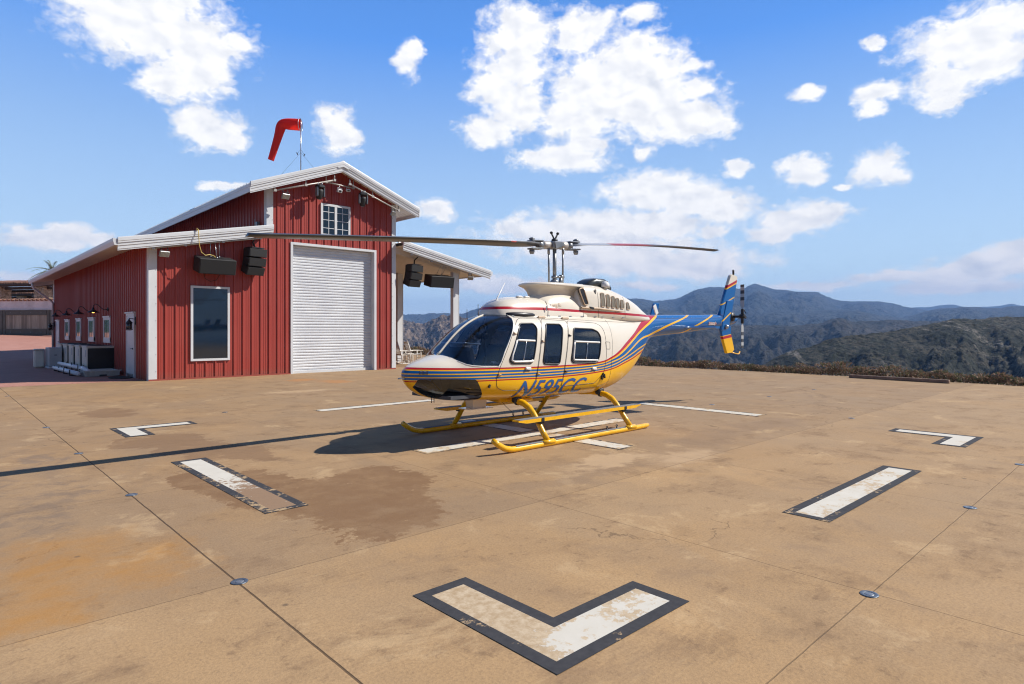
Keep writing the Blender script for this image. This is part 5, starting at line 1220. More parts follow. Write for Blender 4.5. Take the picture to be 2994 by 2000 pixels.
# flared pylon below the flat cowl roof
mb = MB(); rings = []
for z, a0, a1, hw in ((2.12, 7.16, 7.95, .23), (2.20, 7.15, 7.95, .235), (2.27, 7.12, 7.97, .25), (2.325, 7.07, 8.0, .285), (2.352, 7.02, 8.02, .32), (2.366, 6.985, 8.05, .345), (2.380, 6.975, 8.05, .352), (2.400, 6.99, 8.05, .348), (2.418, 7.05, 8.05, .325), (2.428, 7.2, 8.05, .25)):
    r = []; n = 26
    for k in range(n + 1):
        a = math.pi * (.5 + k / n); c, s_ = math.cos(a), math.sin(a); L = min(.55, (a1 - a0) * .6)
        r.append((a0 + L + L * math.copysign(abs(c) ** .85, c), VC - hw * math.copysign(abs(s_) ** .85, s_), z))
    r += [(a1, VC + hw, z), (a1, VC - hw, z)]; rings.append(r)
mb.sweep(rings, 0, True); mb.build('pylon_fairing', M['cowl'], H)
eng = shell('engine_cowling', [(7.92, 2.415, .33, 4.), (8.02, 2.43, .365, 4.2), (8.3, 2.435, .375, 4.5), (8.72, 2.415, .375, 4.2), (9.1, 2.345, .36, 3.8), (9.45, 2.255, .325, 3.4), (9.75, 2.155, .28, 3.), (9.98, 2.05, .235, 2.6), (10.2, 1.95, .19, 2.4)], M['cowl'], base=1.84)
def cowl_pt(u, z, out=.004):
    # outer flank of the engine cowling on the viewer's side
    T = [(7.92, 2.415, .33, 4.), (8.02, 2.43, .365, 4.2), (8.3, 2.435, .375, 4.5), (8.72, 2.415, .375, 4.2), (9.1, 2.345, .36, 3.8), (9.45, 2.255, .325, 3.4), (9.75, 2.155, .28, 3.), (9.98, 2.05, .235, 2.6), (10.2, 1.95, .19, 2.4)]
    L = [pchip([r[0] for r in T], [r[k] for r in T])(u) for k in (1, 2, 3)]
    q = max(0, min(1, (z - 1.84) / (L[0] - 1.84))); s_ = q ** (L[2] / 2); c = math.sqrt(max(0, 1 - s_ * s_))
    return Vector((u, VC - L[1] * c ** (2 / L[2]) - out, z))
for (a, b, z0, z1, sl) in ((8.47, 8.575, 2.05, 2.29, .0), (8.62, 8.72, 2.045, 2.268, 0), (8.765, 8.865, 2.04, 2.243, 0), (8.90, 9.0, 2.035, 2.215, 0), (9.04, 9.14, 2.03, 2.188, 0), (9.24, 9.355, 2.02, 2.150, .03)):
    P = round_poly([(a, z0), (b, z0), (b - sl, z1), (a + .008, z1 + .006)], .025, 4); mb = MB(); vs = [cowl_pt(*q, .012) for q in P]; mb.add(vs, [tuple(range(len(vs)))])
    lv = mb.build('louvre', M['louvre'], eng); mb = MB(); mb.tube(vs, .005, 5, 0, False, True); mb.build('louvre_rim', M['tan_text'], lv)
# side air intake: dark slot with a pale lip, facing forward
P = round_poly([(7.875, 2.325), (7.96, 2.35), (8.0, 2.33), (8.115, 2.09), (8.075, 2.065), (8.015, 2.075), (7.90, 2.27)], .02, 3)
mb = MB(); vs = [Vector((u, VC - .392, z)) for u, z in P]; b = [v + Vector((.05, .08, 0)) for v in vs]; n = len(vs)
mb.add(vs + b, [tuple(range(n))] + [(i, (i + 1) % n, n + (i + 1) % n, n + i) for i in range(n)]); ik = mb.build('air_intake', M['gasket'], H)
mb = MB(); mb.tube(vs, .010, 6, 0, False, True); mb.build('intake_lip', M['tan_text'], ik)
mb = MB(); mb.sweep([[(u, v, z) for u, v, z in r] for r in ([(7.95, VC - .36, 2.05), (8.45, VC - .385, 2.035), (8.95, VC - .365, 2.0), (9.3, VC - .33, 1.985)], [(7.95, VC - .40, 2.02), (8.45, VC - .415, 2.01), (8.95, VC - .39, 1.985), (9.3, VC - .335, 1.975)], [(7.95, VC - .37, 2.0), (8.45, VC - .385, 1.99), (8.95, VC - .37, 1.97), (9.3, VC - .335, 1.965)])], 0, True, False, False); mb.build('drip_ledge', M['tan_text'], eng)
mb = MB(); c = cowl_pt(8.20, 2.02, .02); mb.obox(c, (.10, .03, .035), (0, R(8), 0)); mb.obox(cowl_pt(8.345, 2.3, .004), (.035, .012, .09), (0, 0, 0), 0, .005); mb.build('drain_port', M['dark'], eng)
# exhaust, strobe, antennas
mb = MB(); rings = []
for u, z, w_, h_ in ((8.34, 2.40, .10, .04), (8.42, 2.455, .16, .075), (8.55, 2.485, .19, .09), (8.80, 2.49, .19, .09), (8.92, 2.46, .17, .075), (9.02, 2.39, .15, .05)):
    rings.append([(u + .02 * s_, VC - .02 + w_ * math.copysign(abs(c) ** .6, c), z + h_ * math.copysign(abs(s_) ** .6, s_) * (.9 if s_ > 0 else 1.2)) for c, s_ in [(math.cos(2 * math.pi * k / 20), math.sin(2 * math.pi * k / 20)) for k in range(20)]])
mb.sweep(rings, 0, True); ex = mb.build('exhaust_stack', plain('exhaust_steel', (.11, .115, .115), .35, .8, .2, 6), H)
mb = MB(); mb.tube([(8.93, VC - .20, 2.40), (8.94, VC - .15, 2.52), (8.95, VC, 2.55), (8.94, VC + .13, 2.52), (8.93, VC + .16, 2.40)], .012, 6); mb.build('exhaust_lip', M['steel'], ex)
mb = MB(); mb.lathe([(.075, -.03), (.078, .0), (.07, .04), (.04, .07), (.01, .08)], (8.72, VC - .27, 2.43), 'z', 18); mb.build('beacon', M['white'], H)
mb = MB(); mb.tube([(6.25, VC - .05, 1.89), (6.29, VC - .05, 2.0), (6.36, VC - .05, 2.14), (6.52, VC - .05, 2.38)], [.035, .018, .009, .004], 8); mb.build('whip_antenna', M['white'], H)
for (u, v, h_) in ((6.0, VC + .24, .13), (6.17, VC + .18, .16), (6.32, VC - .22, .08)): mb = MB(); z0 = SF[1](u) - .05; mb.tube([(u, v, z0), (u, v, z0 + h_ + .05)], .005, 5); mb.build('rod_antenna', M['dark'], H)
mb = MB()
for u in (6.72, 6.88): mb.obox((u, VC - .16, 2.168), (.11, .07, .03), (0, 0, 0), 0, .012)
mb.build('roof_fitting', M['white'], H)
# cowling seams
mb = MB(); T1 = pchip([6.16, 6.27, 6.6, 7.0, 7.6, 8.1], [.14, .30, .37, .385, .39, .385])
for u, zt_ in ((7.12, 2.17), (7.99, 2.06)):
    mb.tube([(u + .01 * k, VC - .3905 * max(0, 1 - max(0, (1.84 + .04 * k - 1.8) / (zt_ - 1.8)) ** 2.6) ** (1 / 2.6) - .002, 1.84 + .04 * k) for k in range(8)], .0035, 4)
for u, zt_ in ((8.40, 2.38), (9.185, 2.25)): mb.tube([cowl_pt(u, 1.86 + (zt_ - 1.86) * k / 10, .001) for k in range(11)], .0035, 4)
mb.build('cowling_seam', M['gasket'], cw1)
mb = MB()
for u in (7.14, 7.4, 7.66, 7.95, 8.3, 8.5, 8.8, 9.1): mb.obox((u, VC - .392 + .03 * max(0, u - 8.6), 1.872), (.05, .012, .014), (0, 0, 0))
mb.obox((7.09, VC - .392, 1.99), (.016, .012, .075), (0, 0, 0)); mb.build('latch', M['steel'], cw1)

# rotor mast, hub, blades
HZ = 3.075
mb = MB(); mb.tube([(7.7, VC, 2.40), (7.7, VC, HZ)], .033, 14); mb.lathe([(.075, 2.40), (.075, 2.47), (.05, 2.5)], (7.7, VC, 0), 'z', 16); mb.lathe([(.055, 2.52), (.055, 2.56)], (7.7, VC, 0), 'z', 16); mb.build('rotor_mast', M['grey'], H)
ph = R(-2.3); bx_ = Vector((math.cos(ph), math.sin(ph), 0)); by_ = Vector((-math.sin(ph), math.cos(ph), 0)); TL = .066
rd_ = (bx_ + Vector((0, 0, TL))).normalized(); ru = rd_.cross(by_).normalized(); ru = ru if ru.z > 0 else -ru
HC = Vector((7.7, VC, HZ)); hp = lambda r, y, z: HC + rd_ * r + by_ * y + ru * z
RM = Matrix((rd_, by_, ru)).transposed()
for s_ in (-1, 1):
    mb = MB(); b = hp(.17 * s_, -.03, -.03); mb.tube([(b.x, VC - .03, 2.42), b], .016, 8); mb.tube([b - Vector((0, 0, .12)), b], .022, 8); mb.build('pitch_link', M['grey'], H)
mb = MB(); mb.tube([(7.72, VC - .03, 2.54), (7.86, VC - .03, 2.55)], .022, 8); mb.lathe([(.035, -.04), (.035, .04)], (7.84, VC - .03, 2.55), 'x', 10); mb.tube([(7.82, VC - .03, 2.40), (7.82, VC - .03, 2.53)], .03, 8); mb.build('drive_collar', M['grey'], H)
mb = MB(); mb.obox(hp(0, 0, 0), (.22, .20, .13), RM, 0, .03)
vs = [hp(a, b, c) for a, b, c in ((-.10, -.12, .05), (.12, -.12, .035), (.12, -.12, -.01), (-.08, -.12, -.06), (-.10, -.02, .05), (.12, -.02, .035), (.12, -.02, -.01), (-.08, -.02, -.06))]
mb.add(vs, [(0, 1, 2, 3), (7, 6, 5, 4), (0, 4, 5, 1), (1, 5, 6, 2), (2, 6, 7, 3), (3, 7, 4, 0)])
hub = mb.build('rotor_hub', M['grey'], H)
mb = MB(); mb.lathe([(.06, .06), (.05, .10), (.025, .12)], HC, 'z', 14)
for s_ in (-1, 1): mb.tube([HC + Vector((0, 0, .09)), HC + bx_ * .075 * s_ + Vector((0, 0, .20))], .014, 6); mb.lathe([(.012, -.02), (.026, -.01), (.026, .012), (.012, .022)], HC + bx_ * .075 * s_ + Vector((0, 0, .205)), 'z', 10)
mb.build('damper_weights', M['dark'], hub)
for s_ in (-1, 1):
    ang = 0
    g = lambda r, y, z: hp(s_ * r, -s_ * y, z)
    mb = MB(); mb.tube([g(.09, 0, 0), g(.13, 0, 0), (g(.14, 0, 0)), g(.27, 0, 0), g(.30, 0, 0)], [.05, .062, .070, .070, .05], 16); mb.build('blade_grip', M['rail'], hub)
    mb = MB(); mb.tube([g(.30, 0, 0), g(.31, 0, 0), g(.38, 0, 0), g(.40, 0, 0)], [.05, .072, .072, .05], 14)
    for zz in (-.075, .075): mb.obox(g(.44, .0, zz * .85), (.26, .15, .024), RM, 0, .008)
    mb.lathe([(.03, -.15), (.045, -.12), (.045, -.085)], g(.52, 0, 0), 'z', 10); mb.lathe([(.05, .085), (.05, .105), (.02, .12)], g(.52, 0, 0), 'z', 10); mb.build('drag_brace', M['grey'], hub)
    # blade: thin aerofoil with washout, slight droop, colour split along its length
    prof = [(-.25, 0), (-.20, .18), (0, .46), (.3, .5), (.6, .30), (1, .02), (1, -.02), (.6, -.16), (.3, -.28), (0, -.32), (-.20, -.15)]
    mb = MB(); rings = []; ch = .245; rs = [.40, .55, .8, 1.1, 1.5, 2, 2.5, 3, 3.5, 4, 4.5, 4.80, 5.02]
    for r in rs:
        tw = R(11 - 1.9 * r); w_ = ch if r > .7 else ch * (.62 + .38 * (r - .4) / .3)
        if r > 4.85: w_ = ch * .55
        th = .034 if r > .7 else .05; dz = .055 * math.sin(math.pi * min(1, r / 5)) * (1 if s_ > 0 else .35)
        ring = []
        for a, b in prof:
            y = (a - .25) * w_ ; z = b * th * 1.6
            if r > 4.85: y += -.02
            y2, z2 = y * math.cos(tw) - z * math.sin(tw) , -y * math.sin(tw) + z * math.cos(tw)
            ring.append(g(r, y2, z2 + dz))
        rings.append(ring)
    mb.sweep(rings, 0, True)
    nm = 'rotor_blade_paint' if s_ < 0 else 'rotor_blade_paint_red'
    t = NT(nm); x, y, z = t.sep(t.obj()); r = t.math('ABSOLUTE', t.math('SUBTRACT', x, 7.7))
    if s_ > 0:
        c = t.mix(t.smooth(r, 1.30, 1.32), (.40, .42, .45, 1), (.42, .03, .04, 1)); c = t.mix(t.smooth(r, 2.2, 2.6), c, (.085, .080, .078, 1))
    else:
        c = (.040, .043, .047, 1); c = t.mix(t.math('MULTIPLY', t.math('MULTIPLY', t.smooth(r, .95, .96), t.smooth(r, 1.06, 1.07, 1, 0)), t.smooth(z, 3.02, 3.03)), c, (.55, .04, .03, 1))
        c = t.mix(t.smooth(r, 1.0, .4), c, (.17, .17, .18, 1))
    c = t.mix(t.smooth(t.noise(t.vec('MULTIPLY', t.obj(), (.6, 6, 6)), 2., 5), .35, .7, 0, .35), c, (.085, .087, .09, 1))
    mb.build('rotor_blade', t.out(t.bsdf(c, .32, .15)), H)

# fin, stabiliser, end plates, tail rotor
def plate(P, v, th, mat, name, parent=H):
    mb = MB(); n = len(P); cx_ = sum(p[0] for p in P) / n; cz_ = sum(p[1] for p in P) / n
    ins = [(p[0] + (cx_ - p[0]) * .10, p[1] + (cz_ - p[1]) * .04) for p in P]
    vs = [(a, v - th / 2, b) for a, b in ins] + [(a, v, b) for a, b in P] + [(a, v + th / 2, b) for a, b in ins]
    fs = [tuple(range(n)), tuple(range(3 * n - 1, 2 * n - 1, -1))]
    for k in range(2): fs += [(k * n + i, k * n + (i + 1) % n, (k + 1) * n + (i + 1) % n, (k + 1) * n + i) for i in range(n)]
    mb.add(vs, fs); return mb.build(name, mat, parent)
fin = plate(round_poly([(13.10, 1.93), (13.70, 1.95), (13.76, 2.05), (14.055, 2.905), (14.0, 2.945), (13.75, 2.965), (13.70, 2.93)], .03, 3), VC, .075, M['fin_up'], 'vertical_fin')
mb = MB(); mb.lathe([(.022, 0), (.026, .10), (.02, .13)], (13.89, VC, 2.94), 'z', 10); mb.build('fin_light', M['dark'], fin)
low = plate([(13.19, 1.72), (13.72, 1.74), (13.73, 1.55), (13.895, 1.185), (13.80, 1.112), (13.53, 1.10), (13.35, 1.40)], VC, .07, M['fin_low'], 'lower_fin')
mb = MB(); mb.tube([(13.74, VC, 1.13), (14.0, VC, 1.09), (14.13, VC, 1.075), (14.17, VC, 1.085), (14.215, VC, 1.13)], .013, 8); mb.build('tail_skid', M['skid_yellow'], H)
for (a, b) in ((VC - .87, VC - .12), (VC + .12, VC + .87)):
    mb = MB(); mb.sweep([[(u, v, 1.70 + z) for u, z in ((11.47, 0), (11.53, .028), (11.72, .026), (11.98, .004), (11.98, -.004), (11.72, -.02), (11.53, -.022))] for v in (a, b)])
    mb.build('stabiliser', M['blue_paint'], H)
for v in (VC - .885, VC + .885):
    ep = plate(round_poly([(11.90, 2.255), (12.145, 2.26), (12.06, 2.0), (11.965, 1.645), (11.66, 1.64), (11.705, 1.83)], .02, 3), v, .032, M['plate'], 'end_plate')
    mb = MB(); mb.lathe([(.02, .02), (.045, -.0), (.04, -.04), (.01, -.06)], (11.83, v - .02, 1.715), 'y', 12); mb.build('position_light', M['steel'], ep)
mb = MB(); mb.tube([(13.58, VC - .05, 1.963), (13.58, VC - .36, 1.963)], .022, 8); mb.lathe([(.10, -.06), (.11, .0), (.09, .07)], (13.58, VC - .10, 1.95), 'y', 14); mb.build('tail_gearbox', M['dark'], H)
tv = VC - .38
mb = MB(); mb.lathe([(.05, -.06), (.055, .05)], (13.58, tv, 1.963), 'y', 12); mb.obox((13.58, tv, 1.963), (.05, .06, .34), (0, 0, 0), 0, .01); mb.obox((13.58, tv - .05, 1.963), (.15, .03, .05), (0, R(25), 0)); mb.tube([(13.66, tv - .05, 2.03), (13.60, tv - .02, 2.12)], .01, 5); mb.tube([(13.50, tv - .05, 1.90), (13.56, tv - .02, 1.80)], .01, 5); mb.tube([(13.55, tv + .2, 1.93), (13.60, tv - .08, 1.92)], .012, 6)
mb.build('tail_rotor_hub', M['dark'], H)
for s_ in (1, -1):
    mb = MB(); pit = R(4) if s_ < 0 else R(66); rings = []
    for r, w_ in ((.10, .045), (.19, .06), (.22, .115), (.30, .13), (.725, .13)):
        cc_, ss = math.cos(pit), math.sin(pit); rings.append([(13.58 + a * w_ * cc_, tv + a * w_ * ss + b * .010, 1.963 + s_ * r) for a, b in ((-.5, 0), (-.2, 1), (.5, .2), (.5, -.2), (-.2, -1))])
    mb.sweep(rings); mb.build('tail_rotor_blade', M['tr_blade'], H)
# boom cover ridge and rivets
mb = MB()
for sg in (-1,): mb.tube([(u, VC + sg * (side_y(u, SF[1](u) - .07) + .001), SF[1](u) - .07) for u in [10.45 + .13 * k for k in range(22)]], .004, 4)
mb.build('panel_seam', M['gasket'], boom)
mb = MB()
for k in range(12): u = 10.6 + k * .24; mb.lathe([(.007, 0), (.005, -.008)], (u, VC - side_y(u, SF[1](u) - .05), SF[1](u) - .05), 'y', 6)
mb.build('fastener', M['steel'], boom)
mb = MB(); mb.obox((10.5, VC - .12, 2.05), (.10, .02, .2), (0, R(-28), 0), 0, .005); mb.build('blade_antenna', M['white'], H)

# landing gear
for v in (6.10, 8.24):
    mb = MB(); mb.tube([(5.38, v, .20), (5.47, v, .135), (5.58, v, .075), (5.70, v, .046), (5.82, v, .041), (7.3, v, .041), (8.62, v, .041), (8.80, v, .045), (8.86, v, .049)], [.037, .040, .041, .041, .041, .041, .041, .039, .028], 14); sk = mb.build('skid', M['skid_yellow'], H)
    mb = MB()
    for a, b in ((5.78, 6.30), (6.52, 8.22)):
        mb.sweep([[(u, v + y, z) for y, z in ((-.030, .079), (0, .0915), (.030, .079), (.02, .074), (-.02, .074))] for u in (a, b)])
    mb.build('tread', M['tread'], sk)
    mb = MB()
    for u in (7.75, 8.0): mb.tube([(u, v, .08), (u, v, .11)], .012, 6); mb.tube([(u + .018 * math.cos(q), v, .125 + .018 * math.sin(q)) for q in [2 * math.pi * k / 10 for k in range(10)]], .007, 5, 0, False, True)
    mb.build('tie_ring', M['dark'], sk)
    for u in (6.40, 8.35):
        mb = MB(); mb.sweep([[(u - .10, v + y, z) for y, z in ((-.05, .05), (-.04, .088), (0, .10), (.04, .088), (.05, .05))], [(u + .13, v + y, z) for y, z in ((-.05, .05), (-.04, .088), (0, .10), (.04, .088), (.05, .05))]], 0, True); mb.build('saddle', M['skid_yellow'], sk)
for u, ztop in ((6.40, .60), (8.35, .585)):
    mb = MB(); hw = 1.07
    half = [(.0, ztop - .02), (.25, ztop), (.42, ztop - .01), (.55, ztop - .03), (.66, ztop - .085), (.75, ztop - .17), (.83, ztop - .28), (.92, .19), (1.0, .09)]
    pts = [(u, VC - a * hw, z) for a, z in reversed(half)] + [(u, VC + a * hw, z) for a, z in half[1:]]
    mb.tube(pts, [.048 if abs(p[1] - VC) < .75 * hw else .042 for p in pts], 14); ct = mb.build('cross_tube', M['skid_yellow'], H)
    for s_ in (-1, 1): mb = MB(); mb.obox((u, VC + s_ * .44, ztop + .02), (.15, .10, .11), (0, 0, 0), 0, .02); mb.lathe([(.058, -.02), (.058, .02)], (u, VC + s_ * .46, ztop - .015), 'y', 12); mb.build('clamp', M['dark'], ct)
for v in (6.25, 8.09):
    mb = MB(); P = [(5.92, .395), (8.78, .395), (8.78, .385), (8.62, .345), (6.08, .345), (5.92, .375)]
    mb.prism(P, 'y', v - .065, v + .065); stp = mb.build('step', M['skid_yellow'], H)
    mb = MB(); mb.box(5.95, 8.75, v - .06, v + .06, .395, .401); mb.build('tread', M['tread'], stp)
    mb = MB()
    for u in (6.40, 8.35): mb.obox((u, v - .068, .37), (.05, .012, .05), (0, 0, 0)); mb.obox((u, v, .33), (.09, .09, .04), (0, 0, 0))
    mb.build('bolt_plate', M['dark'], stp)
mb = MB(); mb.sweep([[(u, v, z) for u, v in ((5.84 + e, VC - .09 + e * .3), (6.12 - e, VC - .09 + e * .3), (6.12 - e, VC + .09 - e * .3), (5.84 + e, VC + .09 - e * .3))] for z, e in ((.64, .0), (.49, .02))]); mb.obox((5.98, VC, .485), (.46, .26, .012), (0, 0, 0)); mb.build('belly_antenna', M['cream'], H)
mb = MB(); mb.obox((6.6, VC - .28, .585), (.5, .14, .06), (0, R(3), 0), 0, .02); mb.obox((6.25, VC - .3, .6), (.12, .05, .05), (0, 0, 0)); mb.build('belly_fairing', M['skid_yellow'], H)
mb = MB(); mb.tube([(6.20, VC - .3, .60), (6.30, VC - .32, .50), (6.42, VC - .33, .40)], .004, 5); mb.tube([(5.08, VC - .12, .72), (5.08, VC - .12, .64)], .006, 5); mb.tube([(5.12, VC - .12, .72), (5.12, VC - .12, .64)], .006, 5); mb.build('rod_antenna', M['cable'], H)

# lettering: text meshes cut into strips and laid on the curved flank
def text_mesh(s, size, shear=0, off=0, sx=1.0, spc=1.0):
    cu = bpy.data.curves.new('lettering', 'FONT'); cu.body = s; cu.size = size; cu.shear = shear; cu.offset = off; cu.space_character = spc; cu.resolution_u = 3
    ob = bpy.data.objects.new('lettering_tmp', cu); COL.objects.link(ob); bpy.context.view_layer.update()
    me = bpy.data.meshes.new_from_object(ob.evaluated_get(bpy.context.evaluated_depsgraph_get())); bpy.data.objects.remove(ob); bpy.data.curves.remove(cu)
    b = bmesh.new(); b.from_mesh(me); bpy.data.meshes.remove(me)
    for v in b.verts: v.co.x *= sx
    return b
def wrap_text(b, fn, mat, name, parent, cuts=.035):
    y0, y1 = min(v.co.y for v in b.verts), max(v.co.y for v in b.verts); y = y0 + cuts
    while y < y1: bmesh.ops.bisect_plane(b, geom=b.faces[:] + b.edges[:] + b.verts[:], plane_co=(0, y, 0), plane_no=(0, 1, 0)); y += cuts
    for v in b.verts: v.co = fn(v.co.x, v.co.y)
    bmesh.ops.recalc_face_normals(b, faces=b.faces)
    me = bpy.data.meshes.new(name); b.to_mesh(me); b.free(); me.materials.append(mat)
    return link(bpy.data.objects.new(name, me), parent)
def lin_map(ubase, out):
    # painted straight on: letter height runs up the flank from the belly bend
    def fn(x, y):
        u = ubase + x; z = .668 - .012 * x + y * .84
        return Vector((u, VC - side_y(u, z) - out, z))
    return fn
def arc_map(ubase, zstart, out, grow=0.0):
    # y text units measured along the section outline, from zstart downwards/upwards
    def fn(x, y):
        u = ubase + x; z0 = zstart + grow * x
        # walk along the section from z0 by distance y
        n = 14; z = z0; st_ = y / n
        for _ in range(n):
            zb = SF[0](u) + .004; e = .002
            dy = (side_y(u, z + e) - side_y(u, z - e)) / (2 * e); z += st_ / math.sqrt(1 + dy * dy); z = max(z, zb)
        return Vector((u, VC - side_y(u, z) - out, z))
    return fn
for off, o_, mt in ((.008, .0025, M['red_paint']), (0, .0045, M['blue_paint'])):
    b = text_mesh('N595CC', .405, .52, .004, .985, 1.0)
    for v in b.verts: v.co.x += off * 1.1; v.co.y -= off * .8
    x0 = min(v.co.x for v in b.verts); x1 = max(v.co.x for v in b.verts)
    wrap_text(b, lin_map(6.19, o_), mt, 'registration_lettering', H, .03)
def cowl_side(u0, z0):
    def fn(x, y):
        z = z0 - .02 * x + y; a = .388 * max(0, 1 - ((z - 1.8) / .36) ** 2.6) ** (1 / 2.6) if z < 2.16 else 0; b_ = .362 * max(0, 1 - ((z - 1.9) / .38) ** 2.4) ** (1 / 2.4) if z < 2.28 else 0
        return Vector((u0 + x, VC - max(a, b_) - .004, z))
    return fn
b = text_mesh('Long Ranger IV', .085, .25, .001, .8); wrap_text(b, cowl_side(7.26, 2.03), M['tan_text'], 'lettering', cw1)
mb = MB(); P = [(12.46, 1.825), (12.76, 1.81), (12.76, 1.835), (12.83, 1.79), (12.76, 1.745), (12.76, 1.765), (12.46, 1.76)]; vs = [Vector((u, VC - side_y(u, z) - .006, z)) for u, z in P]; mb.add(vs, [tuple(range(len(vs)))]); dg = mb.build('warning_sign', M['red_paint'], H)
mb = MB(); mb.tube(vs, .004, 4, 0, False, True); mb.build('sign_edge', M['white'], dg)
b = text_mesh('DANGER', .062, 0, .002, 1.15); wrap_text(b, lambda x, y: Vector((12.475 + x, VC - side_y(12.475 + x, 1.772 + y) - .010, 1.770 - .03 * x + y)), M['white'], 'lettering', dg)

# ================================================================== air, sky, sun, camera
SUN = Vector((.85, -.65, 1.0)).normalized()
hz = NT('haze_air'); pv = hz.node('ShaderNodeVolumePrincipled'); pv.inputs['Color'].default_value = (.30, .54, 1., 1); pv.inputs['Density'].default_value = HAZE; pv.inputs['Anisotropy'].default_value = 0.
hz.out(None, pv.outputs[0]); hz.m.cycles.homogeneous_volume = True
mb = MB(); mb.box(-14000, 14000, -14000, 14000, -331, 760); tag(mb.build('haze', hz.m), kind='stuff')

CL = '''-30.6 23.4 5.1 2.8|-33.2 23.6 3.4 1.1|-27.8 22.4 4.1 2.3|-26.9 20.4 2.4 1.9|-29.1 19.1 1.8 1.3|-23.9 23.0 1.5 0.6|-25.9 16.2 2.3 1.5|-27.2 16.7 1.4 0.9|-24.6 15.5 1.4 0.9|-15.8 17.1 1.6 1.6|-15.0 16.5 1.4 1.1|-16.5 18.1 0.9 0.9|-9.5 23.1 1.0 1.3|-8.9 24.1 0.7 0.7|0.7 25.5 2.9 2.0|0.3 23.0 3.2 2.1|-1.3 21.3 2.4 1.6|0.7 19.5 2.8 1.8|-2.3 17.7 2.3 1.1|11.0 22.1 4.1 2.8|7.4 20.8 3.7 2.6|12.1 19.5 5.0 2.3|15.9 18.1 3.2 1.7|5.9 18.7 3.6 1.8|18.1 17.3 1.5 1.0|16.6 20.3 1.5 0.8|16.3 22.2 1.3 0.6|7.1 25.8 2.8 1.2|5.9 24.9 2.0 1.3|11.7 26.4 1.6 0.6|4.7 15.4 4.0 1.1|6.7 16.5 1.8 0.9|12.1 15.6 0.8 0.6|36.6 20.5 3.9 2.0|38.5 21.2 2.2 1.4|38.0 19.1 2.0 1.4|34.9 18.0 2.0 1.3|34.7 16.7 1.2 0.7|30.5 18.4 1.5 0.7|30.2 17.2 0.9 0.6|30.2 21.8 0.6 0.4|25.5 19.0 1.2 0.6|19.9 13.7 1.1 0.6|25.0 13.1 1.4 1.1|25.7 12.3 1.0 0.7|30.4 12.7 1.6 1.1|31.3 12.0 1.1 0.7|28.2 11.5 0.5 0.3|12.9 12.2 4.2 1.5|16.3 11.3 3.3 1.3|18.8 10.4 2.5 1.0|8.2 9.1 9.0 1.5|3.1 9.0 3.8 0.9|12.9 9.2 4.9 1.1|17.7 8.6 1.2 0.7|24.7 9.3 3.0 1.2|26.3 9.5 1.9 0.9|22.7 8.0 1.7 0.7|12.9 5.9 7.2 1.1|9.0 6.6 4.7 0.8|17.4 5.6 2.9 0.8|8.2 7.4 7.8 1.2|-6.9 10.8 1.4 0.9|-9.3 10.4 1.2 0.4|-36.2 6.8 3.0 0.7|-35.4 7.2 1.6 0.6|-33.5 6.7 1.4 0.5|-37.5 3.7 2.3 0.4|-24.4 12.0 1.7 0.3|-25.9 11.7 0.8 0.3|37.8 4.9 3.3 0.8|35.7 4.3 3.2 0.7|39.3 5.6 1.4 0.7|32.4 4.1 3.7 0.4|35.7 3.3 3.4 0.5|25.4 3.6 2.8 0.3|-0.9 4.1 4.4 0.6|-3.7 4.6 2.4 0.4|12.1 4.0 2.3 0.3
|75 18 7 4|140 16 9 4|-80 20 8 4|-140 14 10 4'''.replace('\n', '')
W = NT('World', True); SC.world = W.m
d = W.node('ShaderNodeTexCoord').outputs['Generated']
fx = W.vec('DOT_PRODUCT', d, tuple(FW)); rx = W.vec('DOT_PRODUCT', d, tuple(RT)); dz = W.sep(d)[2]
az = W.math('MULTIPLY', W.math('ARCTAN2', rx, fx), 180 / math.pi); el = W.math('MULTIPLY', W.math('ARCSINE', dz), 180 / math.pi)
pos = W.comb(az, W.math('MULTIPLY', el, 1.0), 0)
# flatten noise towards the horizon so low clouds stretch out
npos = W.comb(az, W.math('MULTIPLY', el, 1.5), 0)
w1 = W.vec('SUBTRACT', W.noise(npos, .33, 7, .62, out=1), (.5, .5, .5)); wpos = W.vec('ADD', pos, W.vec('MULTIPLY', w1, (2.4, 1.6, 0)))
m = None
for l in CL.split('|'):
    a, e, ra, re = map(float, l.split())
    q = W.vec('LENGTH', W.vec('MULTIPLY', W.vec('SUBTRACT', wpos, (a, e, 0)), (1 / (ra * 1.42), 1 / (re * 1.42), 0)))
    m = q if m is None else W.math('SMOOTH_MIN', m, q, .12)
cov = W.math('SUBTRACT', 1., m)
nA = W.noise(npos, .50, 8, .56, .3); nL = W.noise(npos, .42, 3, .5, .2); nB = W.noise(W.vec('ADD', npos, (.6, .9, 0)), .42, 3, .5, .2)
nC = W.noise(npos, 1.5, 7, .58, .5)
den = W.math('ADD', W.math('MULTIPLY', cov, 1.05), W.math('ADD', W.math('MULTIPLY', W.math('SUBTRACT', nA, .5), 1.35), W.math('MULTIPLY', W.math('SUBTRACT', nC, .5), .55)))
den = W.math('ADD', den, W.smooth(el, 3., 14., .14, .05))
al = W.math('POWER', W.lin(den, .0, .50), 1.35)
lit = W.math('ADD', .86, W.math('MULTIPLY', W.math('SUBTRACT', nL, nB), 2.0)); lit = W.math('SUBTRACT', lit, W.math('MULTIPLY', W.smooth(den, .55, 1.5), .10), None, True)
lowc = W.smooth(el, 3., 13.)
ccol = W.mix(lowc, W.mix(lit, (.62, .67, .77, 1), (1.08, 1.03, 1.0, 1)), W.mix(lit, (.76, .79, .86, 1), (1.13, 1.11, 1.08, 1)))
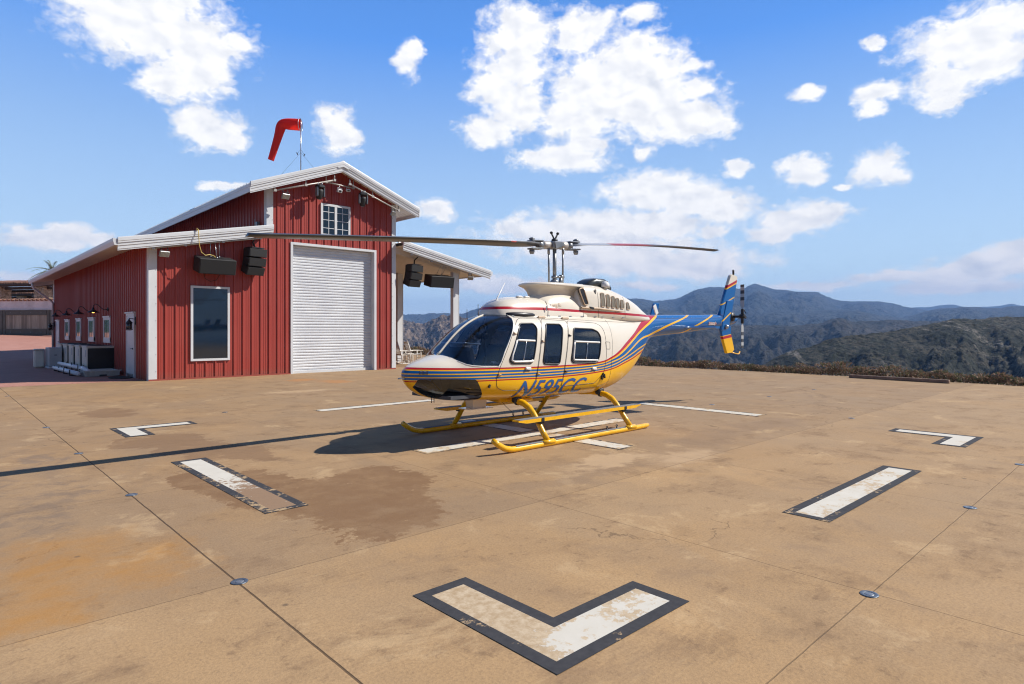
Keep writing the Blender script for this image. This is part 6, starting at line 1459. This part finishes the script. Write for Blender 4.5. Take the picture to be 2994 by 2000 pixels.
sky = W.node('ShaderNodeTexSky'); sky.sky_type = 'NISHITA'; sky.sun_disc = False
sky.sun_elevation = math.asin(SUN.z); sky.sun_rotation = math.atan2(SUN.x, SUN.y); sky.altitude = 700; sky.air_density = 1.0; sky.dust_density = .6; sky.ozone_density = 2.2
hs = W.node('ShaderNodeHueSaturation'); hs.inputs['Saturation'].default_value = SKYSAT; hs.inputs['Value'].default_value = SKYVAL; W.put(hs.inputs['Color'], sky.outputs[0])
bg = W.node('ShaderNodeBackground'); rp = W.node('ShaderNodeValToRGB'); cr = rp.color_ramp; W.put(rp.inputs[0], W.lin(el, -2., 90.))
for k_, (e_, c_) in enumerate(((0., (.64, .76, .84)), (5., (.49, .65, .79)), (10., (.37, .535, .75)), (16., (.255, .42, .71)), (24.5, (.088, .262, .70)), (42., (.032, .12, .38)), (80., (.02, .08, .26)))):
    q_ = (e_ + 2) / 92
    if k_ < 2: cr.elements[k_].position = q_; cr.elements[k_].color = c4(c_)
    else: x_ = cr.elements.new(q_); x_.color = c4(c_)
W.put(bg.inputs['Color'], W.mix(.9, hs.outputs[0], W.mix(1., W.vec('SCALE', rp.outputs[0], scale=W.smooth(W.math('ABSOLUTE', az), 46., 84., 1., .42)), (1.05 / SKYSTR, 1.05 / SKYSTR, 1.05 / SKYSTR, 1), 'MULTIPLY'))); bg.inputs['Strength'].default_value = SKYSTR
bc = W.node('ShaderNodeBackground'); W.put(bc.inputs['Color'], ccol); bc.inputs['Strength'].default_value = CLOUDSTR
mx = W.node('ShaderNodeMixShader'); W.put(mx.inputs[0], W.math('MULTIPLY', al, W.smooth(el, .3, 2.5, .4, .97))); W.t.links.new(bg.outputs[0], mx.inputs[1]); W.t.links.new(bc.outputs[0], mx.inputs[2])
W.out(mx.outputs[0])
W.m.cycles.sampling_method = 'MANUAL'; W.m.cycles.sample_map_resolution = 1024

sl = bpy.data.lights.new('sun', 'SUN'); sl.energy = SUNSTR; sl.angle = R(.53); sl.color = (1., .955, .88)
so = bpy.data.objects.new('sun', sl); COL.objects.link(so); so.location = SUN * 60; so.rotation_euler = SUN.to_track_quat('Z', 'Y').to_euler()
cd_ = bpy.data.cameras.new('camera'); cam = bpy.data.objects.new('camera', cd_); COL.objects.link(cam); cam.location = (0, 0, EYE); cam.rotation_euler = (R(90), 0, CA - R(90))
cd_.sensor_width = 36; cd_.lens = 1427 / 2347 * 36; cd_.shift_y = -(784 - 756.3) / 2347; cd_.clip_start = .05; cd_.clip_end = 60000
SC.camera = cam
SC.view_settings.view_transform = 'Standard'; SC.view_settings.look = 'None'; SC.view_settings.gamma = 1; SC.view_settings.exposure = EXPO
SC.cycles.filter_width = 1.15; SC.cycles.use_denoising = True; SC.cycles.max_bounces = 8; SC.cycles.transparent_max_bounces = 12; SC.cycles.volume_bounces = 0
SC.cycles.sample_clamp_indirect = 6
